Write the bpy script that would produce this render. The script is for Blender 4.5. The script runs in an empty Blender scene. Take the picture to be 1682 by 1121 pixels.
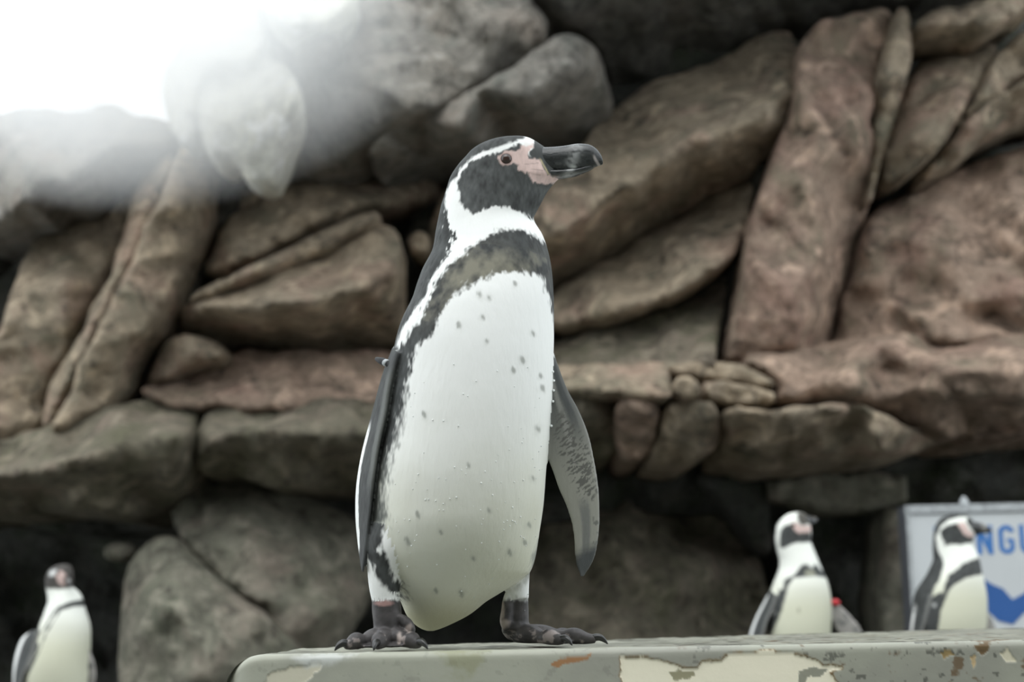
import bpy, math, random
import numpy as np
from mathutils import Matrix, Vector, kdtree
from mathutils.bvhtree import BVHTree
from mathutils.geometry import delaunay_2d_cdt

scene = bpy.context.scene
col = scene.collection
rng = np.random.default_rng(7)
random.seed(7)

# ------------------------------------------------------------------ camera
F, CX, CY = 2584.0, 841.0, 560.5
CAM = Vector((0.0, 0.0, 0.037))
ROT = Matrix.Rotation(math.radians(100.0), 3, 'X') @ Matrix.Rotation(math.radians(-1.1), 3, 'Z')
cd = bpy.data.cameras.new('camera')
cd.sensor_fit = 'HORIZONTAL'; cd.sensor_width = 36.0; cd.lens = 36.0 * F / 1682.0
cd.clip_start = 0.05; cd.clip_end = 200
cd.dof.use_dof = True; cd.dof.focus_distance = 2.02; cd.dof.aperture_fstop = 4.4
cam = bpy.data.objects.new('camera', cd); col.objects.link(cam)
cam.matrix_world = Matrix.Translation(CAM) @ ROT.to_4x4()
scene.camera = cam

# ------------------------------------------------------------------ sky, sun, exposure
world = bpy.data.worlds.new('world'); scene.world = world; world.use_nodes = True
wn = world.node_tree.nodes; wl = world.node_tree.links
wn['Background'].inputs[0].default_value = (0.90, 0.96, 1.0, 1)
wn['Background'].inputs[1].default_value = 2.0
sd_ = bpy.data.lights.new('sun', 'SUN'); sd_.energy = 1.5; sd_.angle = math.radians(50); sd_.color = (1.0, 0.985, 0.95)
sun = bpy.data.objects.new('sun', sd_); col.objects.link(sun)
sun.rotation_euler = (math.radians(27), math.radians(-10), 0)   # veiled sun, high, a little behind the viewer
scene.view_settings.view_transform = 'Standard'; scene.view_settings.look = 'None'
scene.view_settings.exposure = 0.0; scene.view_settings.gamma = 1.0
scene.view_settings.use_curve_mapping = False
scene.cycles.volume_bounces = 5; scene.cycles.max_bounces = 8

# ------------------------------------------------------------------ geometry helpers
RA = np.array(ROT); CA = np.array(CAM)
def at(px, py, Y):
    """world point(s) at world depth Y for a sight line given in photograph pixels"""
    px, py, Y = np.broadcast_arrays(np.asarray(px, float), np.asarray(py, float), np.asarray(Y, float))
    d = np.stack([(px - CX) / F, -(py - CY) / F, -np.ones_like(px)], -1) @ RA.T
    return CA + d * (Y / d[..., 1])[..., None]
def project(P):
    q = (P - CA) @ RA
    return CX + F * q[..., 0] / -q[..., 2], CY - F * q[..., 1] / -q[..., 2]

def hash3(i, j, k, s):
    n = (i * 374761393 + j * 668265263 + k * 2147483647 + s * 974711) & 0xffffffff
    n = ((n ^ (n >> 13)) * 1274126177) & 0xffffffff
    n = n ^ (n >> 16)
    return (n & 0xffffff) / float(0xffffff)
def vnoise(x, y, z, s=0):
    x, y, z = np.broadcast_arrays(x, y, z)
    i, j, k = np.floor(x).astype(np.int64), np.floor(y).astype(np.int64), np.floor(z).astype(np.int64)
    u, v, w = x - i, y - j, z - k
    u, v, w = u*u*(3-2*u), v*v*(3-2*v), w*w*(3-2*w)
    r = 0
    for a in (0, 1):
        for b in (0, 1):
            for c in (0, 1):
                r = r + hash3(i+a, j+b, k+c, s) * (u if a else 1-u) * (v if b else 1-v) * (w if c else 1-w)
    return r * 2 - 1
def fbm(x, y, z, s=0, o=4, g=0.5):
    r = 0; a = 1.0; f = 1.0
    for q in range(o):
        r = r + a * vnoise(x*f, y*f, z*f, s + q); a *= g; f *= 2.03
    return r
def facets(x, y, s, ang):
    """creased, piecewise flat relief"""
    c, q = math.cos(ang), math.sin(ang); x, y = x*c + y*q, -x*q*1.3 + y*c*1.3
    i, j = np.floor(x).astype(np.int64), np.floor(y).astype(np.int64); u, v = x-i, y-j
    z = np.zeros_like(i)
    a, b_, c_, d = hash3(i, j, z, s), hash3(i+1, j, z, s), hash3(i, j+1, z, s), hash3(i+1, j+1, z, s)
    return np.where(u+v < 1, a + (b_-a)*u + (c_-a)*v, d + (c_-d)*(1-u) + (b_-d)*(1-v))*2 - 1
def sdf(px, py, poly):
    """signed distance to a closed polygon, negative inside"""
    P = np.asarray(poly, float); n = len(P)
    d = np.full(px.shape, 1e18); ins = np.zeros(px.shape, bool)
    for a in range(n):
        x0, y0 = P[a]; x1, y1 = P[(a+1) % n]
        ex, ey = x1-x0, y1-y0
        t = np.clip(((px-x0)*ex + (py-y0)*ey) / (ex*ex+ey*ey+1e-12), 0, 1)
        d = np.minimum(d, (px-x0-t*ex)**2 + (py-y0-t*ey)**2)
        if y0 != y1:
            c = ((y0 > py) != (y1 > py)) & (px < (x1-x0)*(py-y0)/(y1-y0) + x0)
            ins ^= c
    d = np.sqrt(d)
    return np.where(ins, -d, d)
def sstep(a, b, x):
    t = np.clip((x-a)/(b-a), 0, 1); return t*t*(3-2*t)
def spline(pts, n):
    """Catmull-Rom through pts, n samples by chord length"""
    P = np.asarray(pts, float)
    d = np.r_[0, np.cumsum(np.linalg.norm(np.diff(P, axis=0), axis=1))]
    t = np.linspace(0, d[-1], n)
    m = np.gradient(P, d, axis=0) if len(P) > 2 else np.tile((P[1]-P[0])/d[-1], (2, 1))
    i = np.clip(np.searchsorted(d, t, 'right')-1, 0, len(P)-2)
    h = d[i+1]-d[i]; s = ((t-d[i])/h)[:, None]; h = h[:, None]
    return (2*s**3-3*s**2+1)*P[i] + (s**3-2*s**2+s)*h*m[i] + (-2*s**3+3*s**2)*P[i+1] + (s**3-s**2)*h*m[i+1]
def chaikin(poly, n=2):
    P = np.asarray(poly, float)
    for _ in range(n):
        Q = np.roll(P, -1, 0); P = np.stack([0.75*P+0.25*Q, 0.25*P+0.75*Q], 1).reshape(-1, 2)
    return P
def densify(poly, step):
    out = []; n = len(poly)
    for a in range(n):
        p, q = np.asarray(poly[a]), np.asarray(poly[(a+1) % n])
        k = max(1, int(np.linalg.norm(q-p)/step))
        for b in range(k): out.append(p + (q-p)*b/k)
    return np.array(out)

def mesh_obj(name, V, faces, mat=None, parent=None, origin=(0, 0, 0), smooth=True, colors=None):
    o3 = np.asarray(origin, float)
    me = bpy.data.meshes.new(name)
    me.from_pydata((np.asarray(V, float)-o3).tolist(), [], [list(map(int, f)) for f in faces])
    if smooth: me.polygons.foreach_set('use_smooth', np.ones(len(me.polygons), bool))
    if colors is not None:
        a = me.color_attributes.new('Col', 'FLOAT_COLOR', 'POINT')
        a.data.foreach_set('color', np.asarray(colors, np.float32).ravel())
    if mat: me.materials.append(mat)
    me.update()
    ob = bpy.data.objects.new(name, me); col.objects.link(ob)
    if parent is not None:
        ob.parent = parent; ob.location = tuple(o3 - np.array(parent.get('wpos', (0, 0, 0))))
    else: ob.location = tuple(o3)
    return ob
def tag(o, label, cat, group=None):
    o['label'] = label; o['category'] = cat
    if group: o['group'] = group
    return o
def empty(name, loc):
    e = bpy.data.objects.new(name, None); col.objects.link(e); e.location = tuple(loc); e['wpos'] = [float(v) for v in loc]
    e.empty_display_size = 0.05
    return e

# ------------------------------------------------------------------ materials
def new_mat(name):
    m = bpy.data.materials.new(name); m.use_nodes = True
    nt = m.node_tree; b = nt.nodes['Principled BSDF']
    return m, nt, b
def N(nt, kind, **kw):
    n = nt.nodes.new(kind)
    for k, v in kw.items():
        if k.startswith('i_'): n.inputs[k[2:].replace('_', ' ')].default_value = v
        else: setattr(n, k, v)
    return n
def ramp(nt, src, stops):
    r = N(nt, 'ShaderNodeValToRGB'); e = r.color_ramp.elements
    while len(e) < len(stops): e.new(0.5)
    for q, (p, c) in enumerate(stops):
        e[q].position = p; e[q].color = (*c, 1) if len(c) == 3 else c
    nt.links.new(src, r.inputs[0]); return r.outputs[0]
def mixc(nt, fac, a, b, mode='MIX'):
    m = N(nt, 'ShaderNodeMix', data_type='RGBA', blend_type=mode)
    for s, v in ((m.inputs[0], fac), (m.inputs[6], a), (m.inputs[7], b)):
        if isinstance(v, bpy.types.NodeSocket): nt.links.new(v, s)
        elif isinstance(v, (int, float)): s.default_value = v
        else: s.default_value = (*v, 1)
    return m.outputs[2]
def rock_material(name, c1, c2, c3, dark=(0.035, 0.03, 0.025), moss=None, rough=0.85, moss_amt=0.5, bump=0.75):
    m, nt, b = new_mat(name)
    tc = N(nt, 'ShaderNodeTexCoord'); oi = N(nt, 'ShaderNodeObjectInfo')
    add = N(nt, 'ShaderNodeVectorMath', operation='MULTIPLY_ADD')
    nt.links.new(oi.outputs['Random'], add.inputs[0]); add.inputs[1].default_value = (31, 17, 23)
    nt.links.new(tc.outputs['Object'], add.inputs[2]); v = add.outputs[0]
    def noise(sc, det=5, ro=0.6, dist=0.0):
        n = N(nt, 'ShaderNodeTexNoise'); n.inputs['Scale'].default_value = sc; n.inputs['Detail'].default_value = det
        n.inputs['Roughness'].default_value = ro; n.inputs['Distortion'].default_value = dist
        nt.links.new(v, n.inputs['Vector']); return n.outputs['Fac']
    base = ramp(nt, noise(2.6, 4, 0.6, 0.4), [(0.36, c1), (0.5, c2), (0.64, c3)])
    if moss:
        base = mixc(nt, ramp(nt, noise(3.7, 5, 0.65), [(0.62-0.3*moss_amt, (0, 0, 0)), (0.78-0.25*moss_amt, (0.85,)*3)]), base, moss)
    base = mixc(nt, ramp(nt, noise(6.5, 6, 0.72, 0.8), [(0.50, (0, 0, 0)), (0.63, (0.65,)*3)]), base, tuple(0.4*x for x in c2))
    base = mixc(nt, ramp(nt, noise(17, 5, 0.65, 0.4), [(0.56, (0, 0, 0)), (0.68, (0.7,)*3)]), base, dark)
    base = mixc(nt, ramp(nt, noise(8.5, 4, 0.6, 0.5), [(0.33, (0.75,)*3), (0.46, (0, 0, 0))]), base, tuple(min(1, 1.6*x) for x in c1))
    base = mixc(nt, 0.35, base, ramp(nt, noise(38, 3), [(0.3, (0.25,)*3), (0.7, (1.25,)*3)]), 'MULTIPLY')
    dn = N(nt, 'ShaderNodeTexNoise'); dn.inputs['Scale'].default_value = 2.5; dn.inputs['Detail'].default_value = 4; nt.links.new(v, dn.inputs['Vector'])
    dv = N(nt, 'ShaderNodeVectorMath', operation='MULTIPLY_ADD'); nt.links.new(dn.outputs['Color'], dv.inputs[0]); dv.inputs[1].default_value = (0.7, 0.7, 0.7); nt.links.new(v, dv.inputs[2])
    vo_ = N(nt, 'ShaderNodeTexVoronoi', feature='DISTANCE_TO_EDGE'); vo_.inputs['Scale'].default_value = 1.05; nt.links.new(dv.outputs[0], vo_.inputs['Vector'])
    crack = ramp(nt, vo_.outputs['Distance'], [(0.002, (0.5,)*3), (0.018, (0, 0, 0))])
    base = mixc(nt, crack, base, dark)
    nt.links.new(base, b.inputs['Base Color'])
    b.inputs['Roughness'].default_value = rough; b.inputs['Specular IOR Level'].default_value = 0.25
    bp = N(nt, 'ShaderNodeBump'); bp.inputs['Strength'].default_value = bump; bp.inputs['Distance'].default_value = 0.08
    nt.links.new(noise(11, 8, 0.68, 0.3), bp.inputs['Height']); nt.links.new(bp.outputs[0], b.inputs['Normal'])
    return m
TAN, PINK, GREY, OLIVE = (0.45, 0.36, 0.26), (0.465, 0.335, 0.255), (0.285, 0.265, 0.23), (0.20, 0.19, 0.135)
M_ROCK = rock_material('sandstone_rockwork', TAN, (0.37, 0.305, 0.225), PINK, moss=OLIVE, moss_amt=0.35)
M_PINK = rock_material('reddish_rockwork', PINK, (0.37, 0.275, 0.21), (0.41, 0.275, 0.215), moss=(0.22, 0.195, 0.135), moss_amt=0.35)
M_GREY = rock_material('grey_rockwork', (0.24, 0.225, 0.20), GREY, (0.30, 0.26, 0.22), moss=(0.15, 0.16, 0.14), moss_amt=0.3)
M_OVER = rock_material('shaded_overhang_rock', (0.17, 0.16, 0.14), (0.145, 0.14, 0.122), (0.19, 0.17, 0.145), moss=(0.11, 0.11, 0.09), moss_amt=0.3)  # darker colour stands in for shade under the overhang
M_SHADE = rock_material('shaded_rockwork', (0.085, 0.08, 0.068), (0.07, 0.066, 0.056), (0.10, 0.09, 0.075), moss=(0.055, 0.06, 0.045))  # darker copy: shade of crevices, undersides and side faces put into colour
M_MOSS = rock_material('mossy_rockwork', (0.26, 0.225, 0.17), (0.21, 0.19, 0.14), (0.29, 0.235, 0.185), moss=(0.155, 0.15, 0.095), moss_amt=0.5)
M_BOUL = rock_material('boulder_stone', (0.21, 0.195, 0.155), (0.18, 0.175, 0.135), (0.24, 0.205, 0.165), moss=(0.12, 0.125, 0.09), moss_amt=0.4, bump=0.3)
M_GLARE = rock_material('glare_pale_rock', (0.82, 0.80, 0.67), (0.74, 0.73, 0.62), (0.86, 0.85, 0.76), dark=(0.42, 0.43, 0.40), moss=(0.5, 0.52, 0.47), moss_amt=0.2)  # pale colour stands in for glare on the upper left rocks
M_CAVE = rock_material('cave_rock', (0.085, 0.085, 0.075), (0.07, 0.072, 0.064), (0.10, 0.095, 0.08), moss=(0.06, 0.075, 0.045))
M_BOUNCE = rock_material('pale_bounce_concrete', (0.37, 0.38, 0.34), (0.34, 0.35, 0.315), (0.40, 0.40, 0.36), dark=(0.3, 0.3, 0.27), rough=0.6)  # pale so that the unseen floor and wall bounce light
M_WET = rock_material('wet_concrete_ground', (0.14, 0.135, 0.11), (0.11, 0.11, 0.09), (0.16, 0.15, 0.12), rough=0.45)

def attr_material(name, rough=0.55, bump_scale=(140, 140, 45), bump=0.25, dist=0.004, spec=0.35, sheen=0.0):
    m, nt, b = new_mat(name)
    a = N(nt, 'ShaderNodeAttribute', attribute_name='Col')
    nt.links.new(a.outputs['Color'], b.inputs['Base Color'])
    b.inputs['Specular IOR Level'].default_value = spec
    mu = N(nt, 'ShaderNodeMath', operation='MULTIPLY'); mu.inputs[1].default_value = rough
    nt.links.new(a.outputs['Alpha'], mu.inputs[0]); nt.links.new(mu.outputs[0], b.inputs['Roughness'])
    tc = N(nt, 'ShaderNodeTexCoord'); mp = N(nt, 'ShaderNodeMapping'); mp.inputs['Scale'].default_value = bump_scale
    nt.links.new(tc.outputs['Object'], mp.inputs[0])
    n = N(nt, 'ShaderNodeTexNoise'); n.inputs['Scale'].default_value = 1.0; n.inputs['Detail'].default_value = 4
    nt.links.new(mp.outputs[0], n.inputs['Vector'])
    bp = N(nt, 'ShaderNodeBump'); bp.inputs['Strength'].default_value = bump; bp.inputs['Distance'].default_value = dist
    nt.links.new(n.outputs['Fac'], bp.inputs['Height']); nt.links.new(bp.outputs[0], b.inputs['Normal'])
    b.inputs['Sheen Weight'].default_value = sheen
    return m
M_PLUM = attr_material('plumage', 0.7, bump=0.22)
M_PAINT = attr_material('chipped_paint', 0.5, (60, 60, 60), 0.2, 0.003)
def plain(name, c, rough=0.5, spec=0.5, nscale=60, var=0.25, bump=0.1):
    m, nt, b = new_mat(name)
    tc = N(nt, 'ShaderNodeTexCoord'); n = N(nt, 'ShaderNodeTexNoise'); n.inputs['Scale'].default_value = nscale; n.inputs['Detail'].default_value = 4
    nt.links.new(tc.outputs['Object'], n.inputs['Vector'])
    nt.links.new(ramp(nt, n.outputs['Fac'], [(0.3, tuple(x*(1-var) for x in c)), (0.7, tuple(min(1, x*(1+var)) for x in c))]), b.inputs['Base Color'])
    b.inputs['Roughness'].default_value = rough; b.inputs['Specular IOR Level'].default_value = spec
    bp = N(nt, 'ShaderNodeBump'); bp.inputs['Strength'].default_value = bump; bp.inputs['Distance'].default_value = 0.002
    nt.links.new(n.outputs['Fac'], bp.inputs['Height']); nt.links.new(bp.outputs[0], b.inputs['Normal'])
    return m
M_BEAK = attr_material('horn', 0.32, (150, 400, 400), 0.15, 0.002, 0.5)
M_EYE = plain('eye_brown', (0.035, 0.018, 0.012), 0.08, 0.6)
M_BLACK = plain('black_plastic', (0.012, 0.012, 0.013), 0.55, 0.3)
M_CLAW = plain('claw_horn', (0.02, 0.02, 0.019), 0.3)
M_DROP = plain('water_bead', (0.85, 0.87, 0.86), 0.05, 0.8, var=0.02)
M_RED = plain('red_band_plastic', (0.55, 0.03, 0.04), 0.35)
M_SIGN = plain('sign_face', (0.52, 0.545, 0.555), 0.4, nscale=4, var=0.05, bump=0.0)
M_SIDE = plain('sign_side', (0.07, 0.075, 0.085), 0.5)
M_BLUE = plain('sign_blue', (0.045, 0.16, 0.42), 0.4, nscale=4, var=0.05, bump=0.0)
M_BLUE2 = plain('sign_blue_dark', (0.03, 0.10, 0.30), 0.4, nscale=4, var=0.05, bump=0.0)
M_RIM = plain('sign_rim', (0.36, 0.38, 0.39), 0.45)

# ------------------------------------------------------------------ rockwork
def rbf(ctrl):
    c = np.asarray(ctrl, float); n = len(c)
    if n == 1: return lambda x, y: np.full(x.shape, c[0, 2])
    s = 100.0
    D = np.linalg.norm(c[:, None, :2]-c[None, :, :2], axis=2)/s
    k = 3 if n >= 4 else 1
    A = np.zeros((n+k, n+k)); A[:n, :n] = -D
    T = np.c_[np.ones(n), c[:, :2]/s][:, :k]
    A[:n, n:] = T; A[n:, :n] = T.T
    w = np.linalg.lstsq(A, np.r_[c[:, 2], np.zeros(k)], rcond=None)[0]
    def f(x, y):
        r = np.zeros(x.shape)
        for q in range(n): r -= w[q]*np.hypot(x-c[q, 0], y-c[q, 1])/s
        r += w[n]
        if k == 3: r += (w[n+1]*x + w[n+2]*y)/s
        return r
    return f
def planar(ctrl, poly, f, sid):
    """flat facets with crisp creases through the control points and the outline"""
    P = np.asarray(poly, float); c = np.asarray(ctrl, float)
    q = [tuple(p) for p in c[:, :2]] + [tuple(p) for p in P]
    mid = (P + P.mean(0)*0.9)/1.9
    fz = f(P[:, 0], P[:, 1]) + 0.05*(hash3(np.arange(len(P)), np.zeros(len(P), np.int64), np.zeros(len(P), np.int64), sid)-0.5)
    z = np.r_[c[:, 2], fz]
    far = np.array([(-3000, -3000), (5000, -3000), (5000, 4000), (-3000, 4000)], float)
    q += [tuple(p) for p in far]; z = np.r_[z, np.interp(np.arange(4), [0, 3], [z.mean(), z.mean()])]
    vo, _, fo, ov, _, _ = delaunay_2d_cdt([Vector(p) for p in q], [], [], 0, 1e-3)
    zz = np.array([z[l[0]] for l in ov]); vv = np.array([(v.x, v.y) for v in vo])
    def g(x, y):
        out = np.full(x.shape, z.mean())
        for t in fo:
            (ax, ay), (bx, by), (cx, cy) = vv[t[0]], vv[t[1]], vv[t[2]]
            D = (by-cy)*(ax-cx) + (cx-bx)*(ay-cy)
            if abs(D) < 1e-6: continue
            l1 = ((by-cy)*(x-cx) + (cx-bx)*(y-cy))/D; l2 = ((cy-ay)*(x-cx) + (ax-cx)*(y-cy))/D; l3 = 1-l1-l2
            m = (l1 >= -1e-6) & (l2 >= -1e-6) & (l3 >= -1e-6)
            out = np.where(m, l1*zz[t[0]] + l2*zz[t[1]] + l3*zz[t[2]], out)
        return out
    return g
slab_id = [0]
def slab(name, poly, Y, ctrl, mat, parent, R=26, depth=0.45, amp=0.05, step=9, edge=6, smooth_n=1, roundd=0.12, nscale=2.6, strata=0.0, fac=1.0, relief=1.8, facet=True, grow=2.6):
    """one rock: outline with its own distance, relief and thickness"""
    slab_id[0] += 1; sid = slab_id[0]*13; R = R*0.6; roundd = roundd*0.55
    P = densify(chaikin(poly, smooth_n), step)
    nx = fbm(P[:, 0]/45, P[:, 1]/45, np.full(len(P), 3.3), sid, 3); ny = fbm(P[:, 0]/45, P[:, 1]/45, np.full(len(P), 8.8), sid+5, 3)
    P = P + edge*np.c_[nx, ny]
    tg = np.roll(P, -1, 0) - np.roll(P, 1, 0); tg /= np.linalg.norm(tg, axis=1)[:, None] + 1e-9
    on = np.c_[tg[:, 1], -tg[:, 0]]
    if np.sum(P[:, 0]*np.roll(P[:, 1], -1) - np.roll(P[:, 0], -1)*P[:, 1]) < 0: on = -on
    P = P + grow*on
    x0, y0 = P.min(0); x1, y1 = P.max(0)
    gx, gy = np.meshgrid(np.arange(x0, x1, step), np.arange(y0, y1, step))
    gx = gx.ravel() + rng.uniform(-.25, .25, gx.size)*step; gy = gy.ravel() + rng.uniform(-.25, .25, gy.size)*step
    keep = sdf(gx, gy, P) < -0.55*step
    pts = np.r_[P, np.c_[gx[keep], gy[keep]]]; nb = len(P)
    vo, _, fo, ov, _, _ = delaunay_2d_cdt([Vector(p) for p in pts], [(a, (a+1) % nb) for a in range(nb)], [], 1, 1e-4)
    U = np.array([(v.x, v.y) for v in vo])
    d = sdf(U[:, 0], U[:, 1], P)
    e = np.clip(1 + np.minimum(d, 0)/R, 0, 1)
    fs = rbf(ctrl)
    hs = fs(U[:, 0], U[:, 1])
    if len(ctrl) > 3 and facet: hs = 0.25*hs + 0.75*planar(ctrl, poly, fs, sid)(U[:, 0] + 5*fbm(U[:, 0]/40, U[:, 1]/40, U[:, 0]*0, sid+80, 3), U[:, 1] + 5*fbm(U[:, 0]/40, U[:, 1]/40, U[:, 0]*0+4, sid+84, 3))
    h = relief*hs + roundd*(1-np.sqrt(np.clip(1-e*e, 0, 1)))
    W = at(U[:, 0], U[:, 1], Y + h)
    n = fbm(W[:, 0]*nscale, W[:, 1]*nscale*.5, W[:, 2]*nscale, sid, 5, 0.52)
    rid = 1-2*np.abs(fbm(W[:, 0]*nscale*1.3+W[:, 2], W[:, 1], W[:, 2]*nscale*1.3, sid+40, 3))
    wx, wy = U[:, 0] + 14*fbm(U[:, 0]/50, U[:, 1]/50, U[:, 0]*0, sid+60, 2), U[:, 1] + 14*fbm(U[:, 0]/50, U[:, 1]/50, U[:, 0]*0+5, sid+63, 2)
    ang = hash3(np.array(sid), np.array(3), np.array(1), 2)*3.1
    amp = amp*1.35
    disp = 0.75*amp*n - 0.35*amp*rid + fac*amp*(1.15*facets(wx/95, wy/95, sid+70, ang) + 0.6*facets(wx/41, wy/41, sid+71, ang+.7))
    if strata: disp = disp + strata*np.abs(vnoise(W[:, 0]*1.2, W[:, 1]*0, W[:, 2]*14 + W[:, 0]*1.5, sid+3))
    W = at(U[:, 0], U[:, 1], Y + h + disp)
    faces = []
    for f in fo:
        f = list(f)
        a, b, c = U[f[0]], U[f[1]], U[f[2]]
        if (b[0]-a[0])*(c[1]-a[1]) - (b[1]-a[1])*(c[0]-a[0]) > 0: f = f[::-1]
        faces.append(f)      # pixel y runs down: keep normals towards the viewer
    # boundary ring pushed back
    inv = {}
    for q, lst in enumerate(ov):
        for s_ in lst: inv[s_] = q
    ring = [inv[a] for a in range(nb)]
    base = len(W); back = W[ring].copy()
    shrink = back.mean(0)
    mid = back + np.array([0, depth*0.45, 0]); far = back*0.9 + shrink*0.1; far[:, 1] = back[:, 1] + depth
    V = np.r_[W, mid, far]
    for a in range(nb):
        b = (a+1) % nb
        faces.append([ring[a], ring[b], base+b, base+a]); faces.append([base+a, base+b, base+nb+b, base+nb+a])
    faces.append(list(range(base+nb, base+2*nb)))
    o = mesh_obj(name, V, faces, mat, parent, origin=W.mean(0))
    bm_fix(o)
    return o
def bm_fix(o):
    import bmesh
    bm = bmesh.new(); bm.from_mesh(o.data); bmesh.ops.recalc_face_normals(bm, faces=bm.faces); bm.to_mesh(o.data); bm.free()

BACK = [(-700, 330), (0, 265), (200, 255), (330, 235), (420, 60), (470, -40), (560, -420), (2500, -420), (2500, 800), (-700, 900)]
wall = slab('wall_back', BACK, 8.15, [(0, 0, 0), (1600, 0, 0), (800, 700, 0), (0, 700, 0)], M_CAVE, None, R=60, depth=1.2, amp=0.08, step=28, nscale=1.6)
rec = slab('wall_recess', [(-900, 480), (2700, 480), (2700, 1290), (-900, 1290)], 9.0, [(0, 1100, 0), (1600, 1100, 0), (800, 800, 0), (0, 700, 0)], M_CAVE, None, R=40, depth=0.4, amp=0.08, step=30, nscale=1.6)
rec['kind'] = 'structure'
wall['kind'] = 'structure'; wall['wpos'] = [float(v) for v in wall.location]
def S(poly, Y, ctrl, mat=M_ROCK, name='rock_slab', **kw):
    return slab(name, poly, Y, ctrl, mat, wall, **kw)
# great overhang at the top (underside shade put into its colour) and the rock mass left of it
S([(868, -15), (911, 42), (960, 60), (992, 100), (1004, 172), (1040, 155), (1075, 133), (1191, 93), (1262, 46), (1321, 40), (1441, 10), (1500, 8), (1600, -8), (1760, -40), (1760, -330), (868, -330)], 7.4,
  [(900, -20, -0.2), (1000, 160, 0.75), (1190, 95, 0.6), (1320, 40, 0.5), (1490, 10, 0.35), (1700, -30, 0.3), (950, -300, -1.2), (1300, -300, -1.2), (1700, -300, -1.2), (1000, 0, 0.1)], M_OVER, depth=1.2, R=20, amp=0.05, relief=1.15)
S([(400, -120), (420, 30), (470, 60), (505, 120), (480, 190), (440, 240), (430, 285), (480, 285), (590, 250), (625, 217), (700, 187), (785, 138), (845, 100), (905, 52), (862, -10), (840, -330), (480, -330)], 6.95,
  [(420, 30, 0.2), (480, 150, 0.0), (600, 120, -0.05), (700, 100, -0.05), (840, 40, 0.0), (880, 30, 0.05), (440, 280, 0.35), (600, 235, 0.1), (840, 100, 0.08), (600, -300, 0.9), (800, -300, 0.9)], M_GREY, depth=1.0, R=22, amp=0.07)
S([(625, 222), (700, 193), (785, 144), (850, 106), (912, 58), (945, 55), (970, 78), (1000, 130), (1004, 175), (985, 220), (940, 250), (850, 262), (700, 262), (600, 262)], 6.95,
  [(640, 222, 0.05), (785, 150, 0.0), (900, 70, 0.0), (940, 62, 0.02), (935, 110, -0.1), (860, 160, -0.12), (750, 205, -0.1), (640, 240, 0.0), (985, 130, 0.15), (970, 225, 0.42), (850, 255, 0.42), (700, 258, 0.4)], M_GREY, depth=0.9, R=14, amp=0.035)
# small stones in the upper crevice
S([(488, 85), (505, 62), (535, 48), (555, 60), (548, 78), (510, 98), (490, 105)], 6.72, [(520, 75, 0)], M_GREY, name='rock', R=14, depth=0.3, amp=0.03, step=6, edge=3)
S([(420, -20), (440, -60), (560, -70), (585, -10), (560, 22), (520, 38), (470, 42), (430, 15)], 6.75, [(430, 0, 0.1), (500, 20, 0.0), (560, 0, .1), (500, -60, .5)], M_GLARE, R=20, depth=0.5)  # pale slab, glare put into its colour
# pale spur under the gap in the rocks, glare put into its colour
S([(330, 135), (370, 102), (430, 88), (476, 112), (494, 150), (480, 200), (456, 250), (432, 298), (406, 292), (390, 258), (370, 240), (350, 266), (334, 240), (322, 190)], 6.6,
  [(360, 120, 0.3), (440, 105, 0.2), (460, 160, 0.0), (400, 180, 0.0), (420, 285, 0.1), (345, 220, 0.15)], M_GLARE, R=18, amp=0.06)
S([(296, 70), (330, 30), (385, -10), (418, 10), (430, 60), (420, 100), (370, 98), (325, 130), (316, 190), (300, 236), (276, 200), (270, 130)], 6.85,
  [(300, 80, 0.45), (390, 0, 0.45), (420, 60, 0.2), (350, 90, 0.05), (300, 220, 0.0), (280, 150, 0.15)], M_GLARE, R=18, amp=0.05)  # second pale slab, added for the overexposed area
# rock crest below the sky gap
S([(-330, 300), (-100, 205), (0, 196), (60, 176), (130, 196), (175, 172), (235, 192), (292, 208), (262, 246), (180, 246), (110, 298), (40, 338), (-20, 372), (-330, 460)], 7.1,
  [(-300, 320, 0.25), (0, 205, 0.35), (130, 195, 0.35), (280, 210, 0.3), (60, 290, -0.1), (180, 240, 0.05), (0, 360, 0.15), (-300, 440, 0.1)], M_GREY, R=24, depth=0.9)
# undercut with its shade put into the colour, and leaning slabs on the left
S([(-330, 470), (-20, 372), (110, 298), (180, 246), (280, 210), (345, 230), (340, 330), (200, 360), (60, 420), (0, 560), (-330, 620)], 7.9,
  [(0, 380, -.1), (200, 260, -.1), (200, 340, 0.4), (0, 500, 0.4), (-300, 500, 0)], M_SHADE, depth=0.4)
S([(20, 490), (42, 402), (92, 374), (132, 352), (212, 318), (214, 350), (200, 392), (168, 462), (118, 556), (78, 640), (60, 722), (-20, 735), (-300, 800), (-300, 600), (0, 565)], 7.35,
  [(30, 480, 0.0), (90, 380, 0.25), (200, 325, 0.25), (100, 470, -0.05), (160, 460, 0.05), (60, 700, 0.05), (0, 640, 0), (-280, 700, 0.1)], M_ROCK, R=18, roundd=0.1)
S([(218, 322), (234, 296), (274, 246), (284, 262), (262, 316), (238, 360), (214, 428), (186, 478), (134, 582), (104, 660), (66, 715), (84, 642), (124, 558), (174, 464), (206, 394)], 7.2,
  [(230, 310, 0.15), (270, 255, 0.2), (215, 400, 0.0), (130, 560, 0.0), (80, 700, 0.05)], M_ROCK, R=14, roundd=0.1)
S([(290, 262), (300, 238), (336, 226), (348, 300), (340, 350), (306, 424), (262, 514), (226, 572), (184, 652), (130, 690), (74, 716), (110, 660), (140, 584), (192, 478), (220, 428), (244, 362), (268, 318)], 7.1,
  [(310, 240, 0.2), (280, 330, 0.0), (335, 330, 0.12), (200, 500, 0.0), (290, 440, 0.1), (120, 660, 0.0), (180, 640, 0.05)], M_ROCK, R=16)
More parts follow.
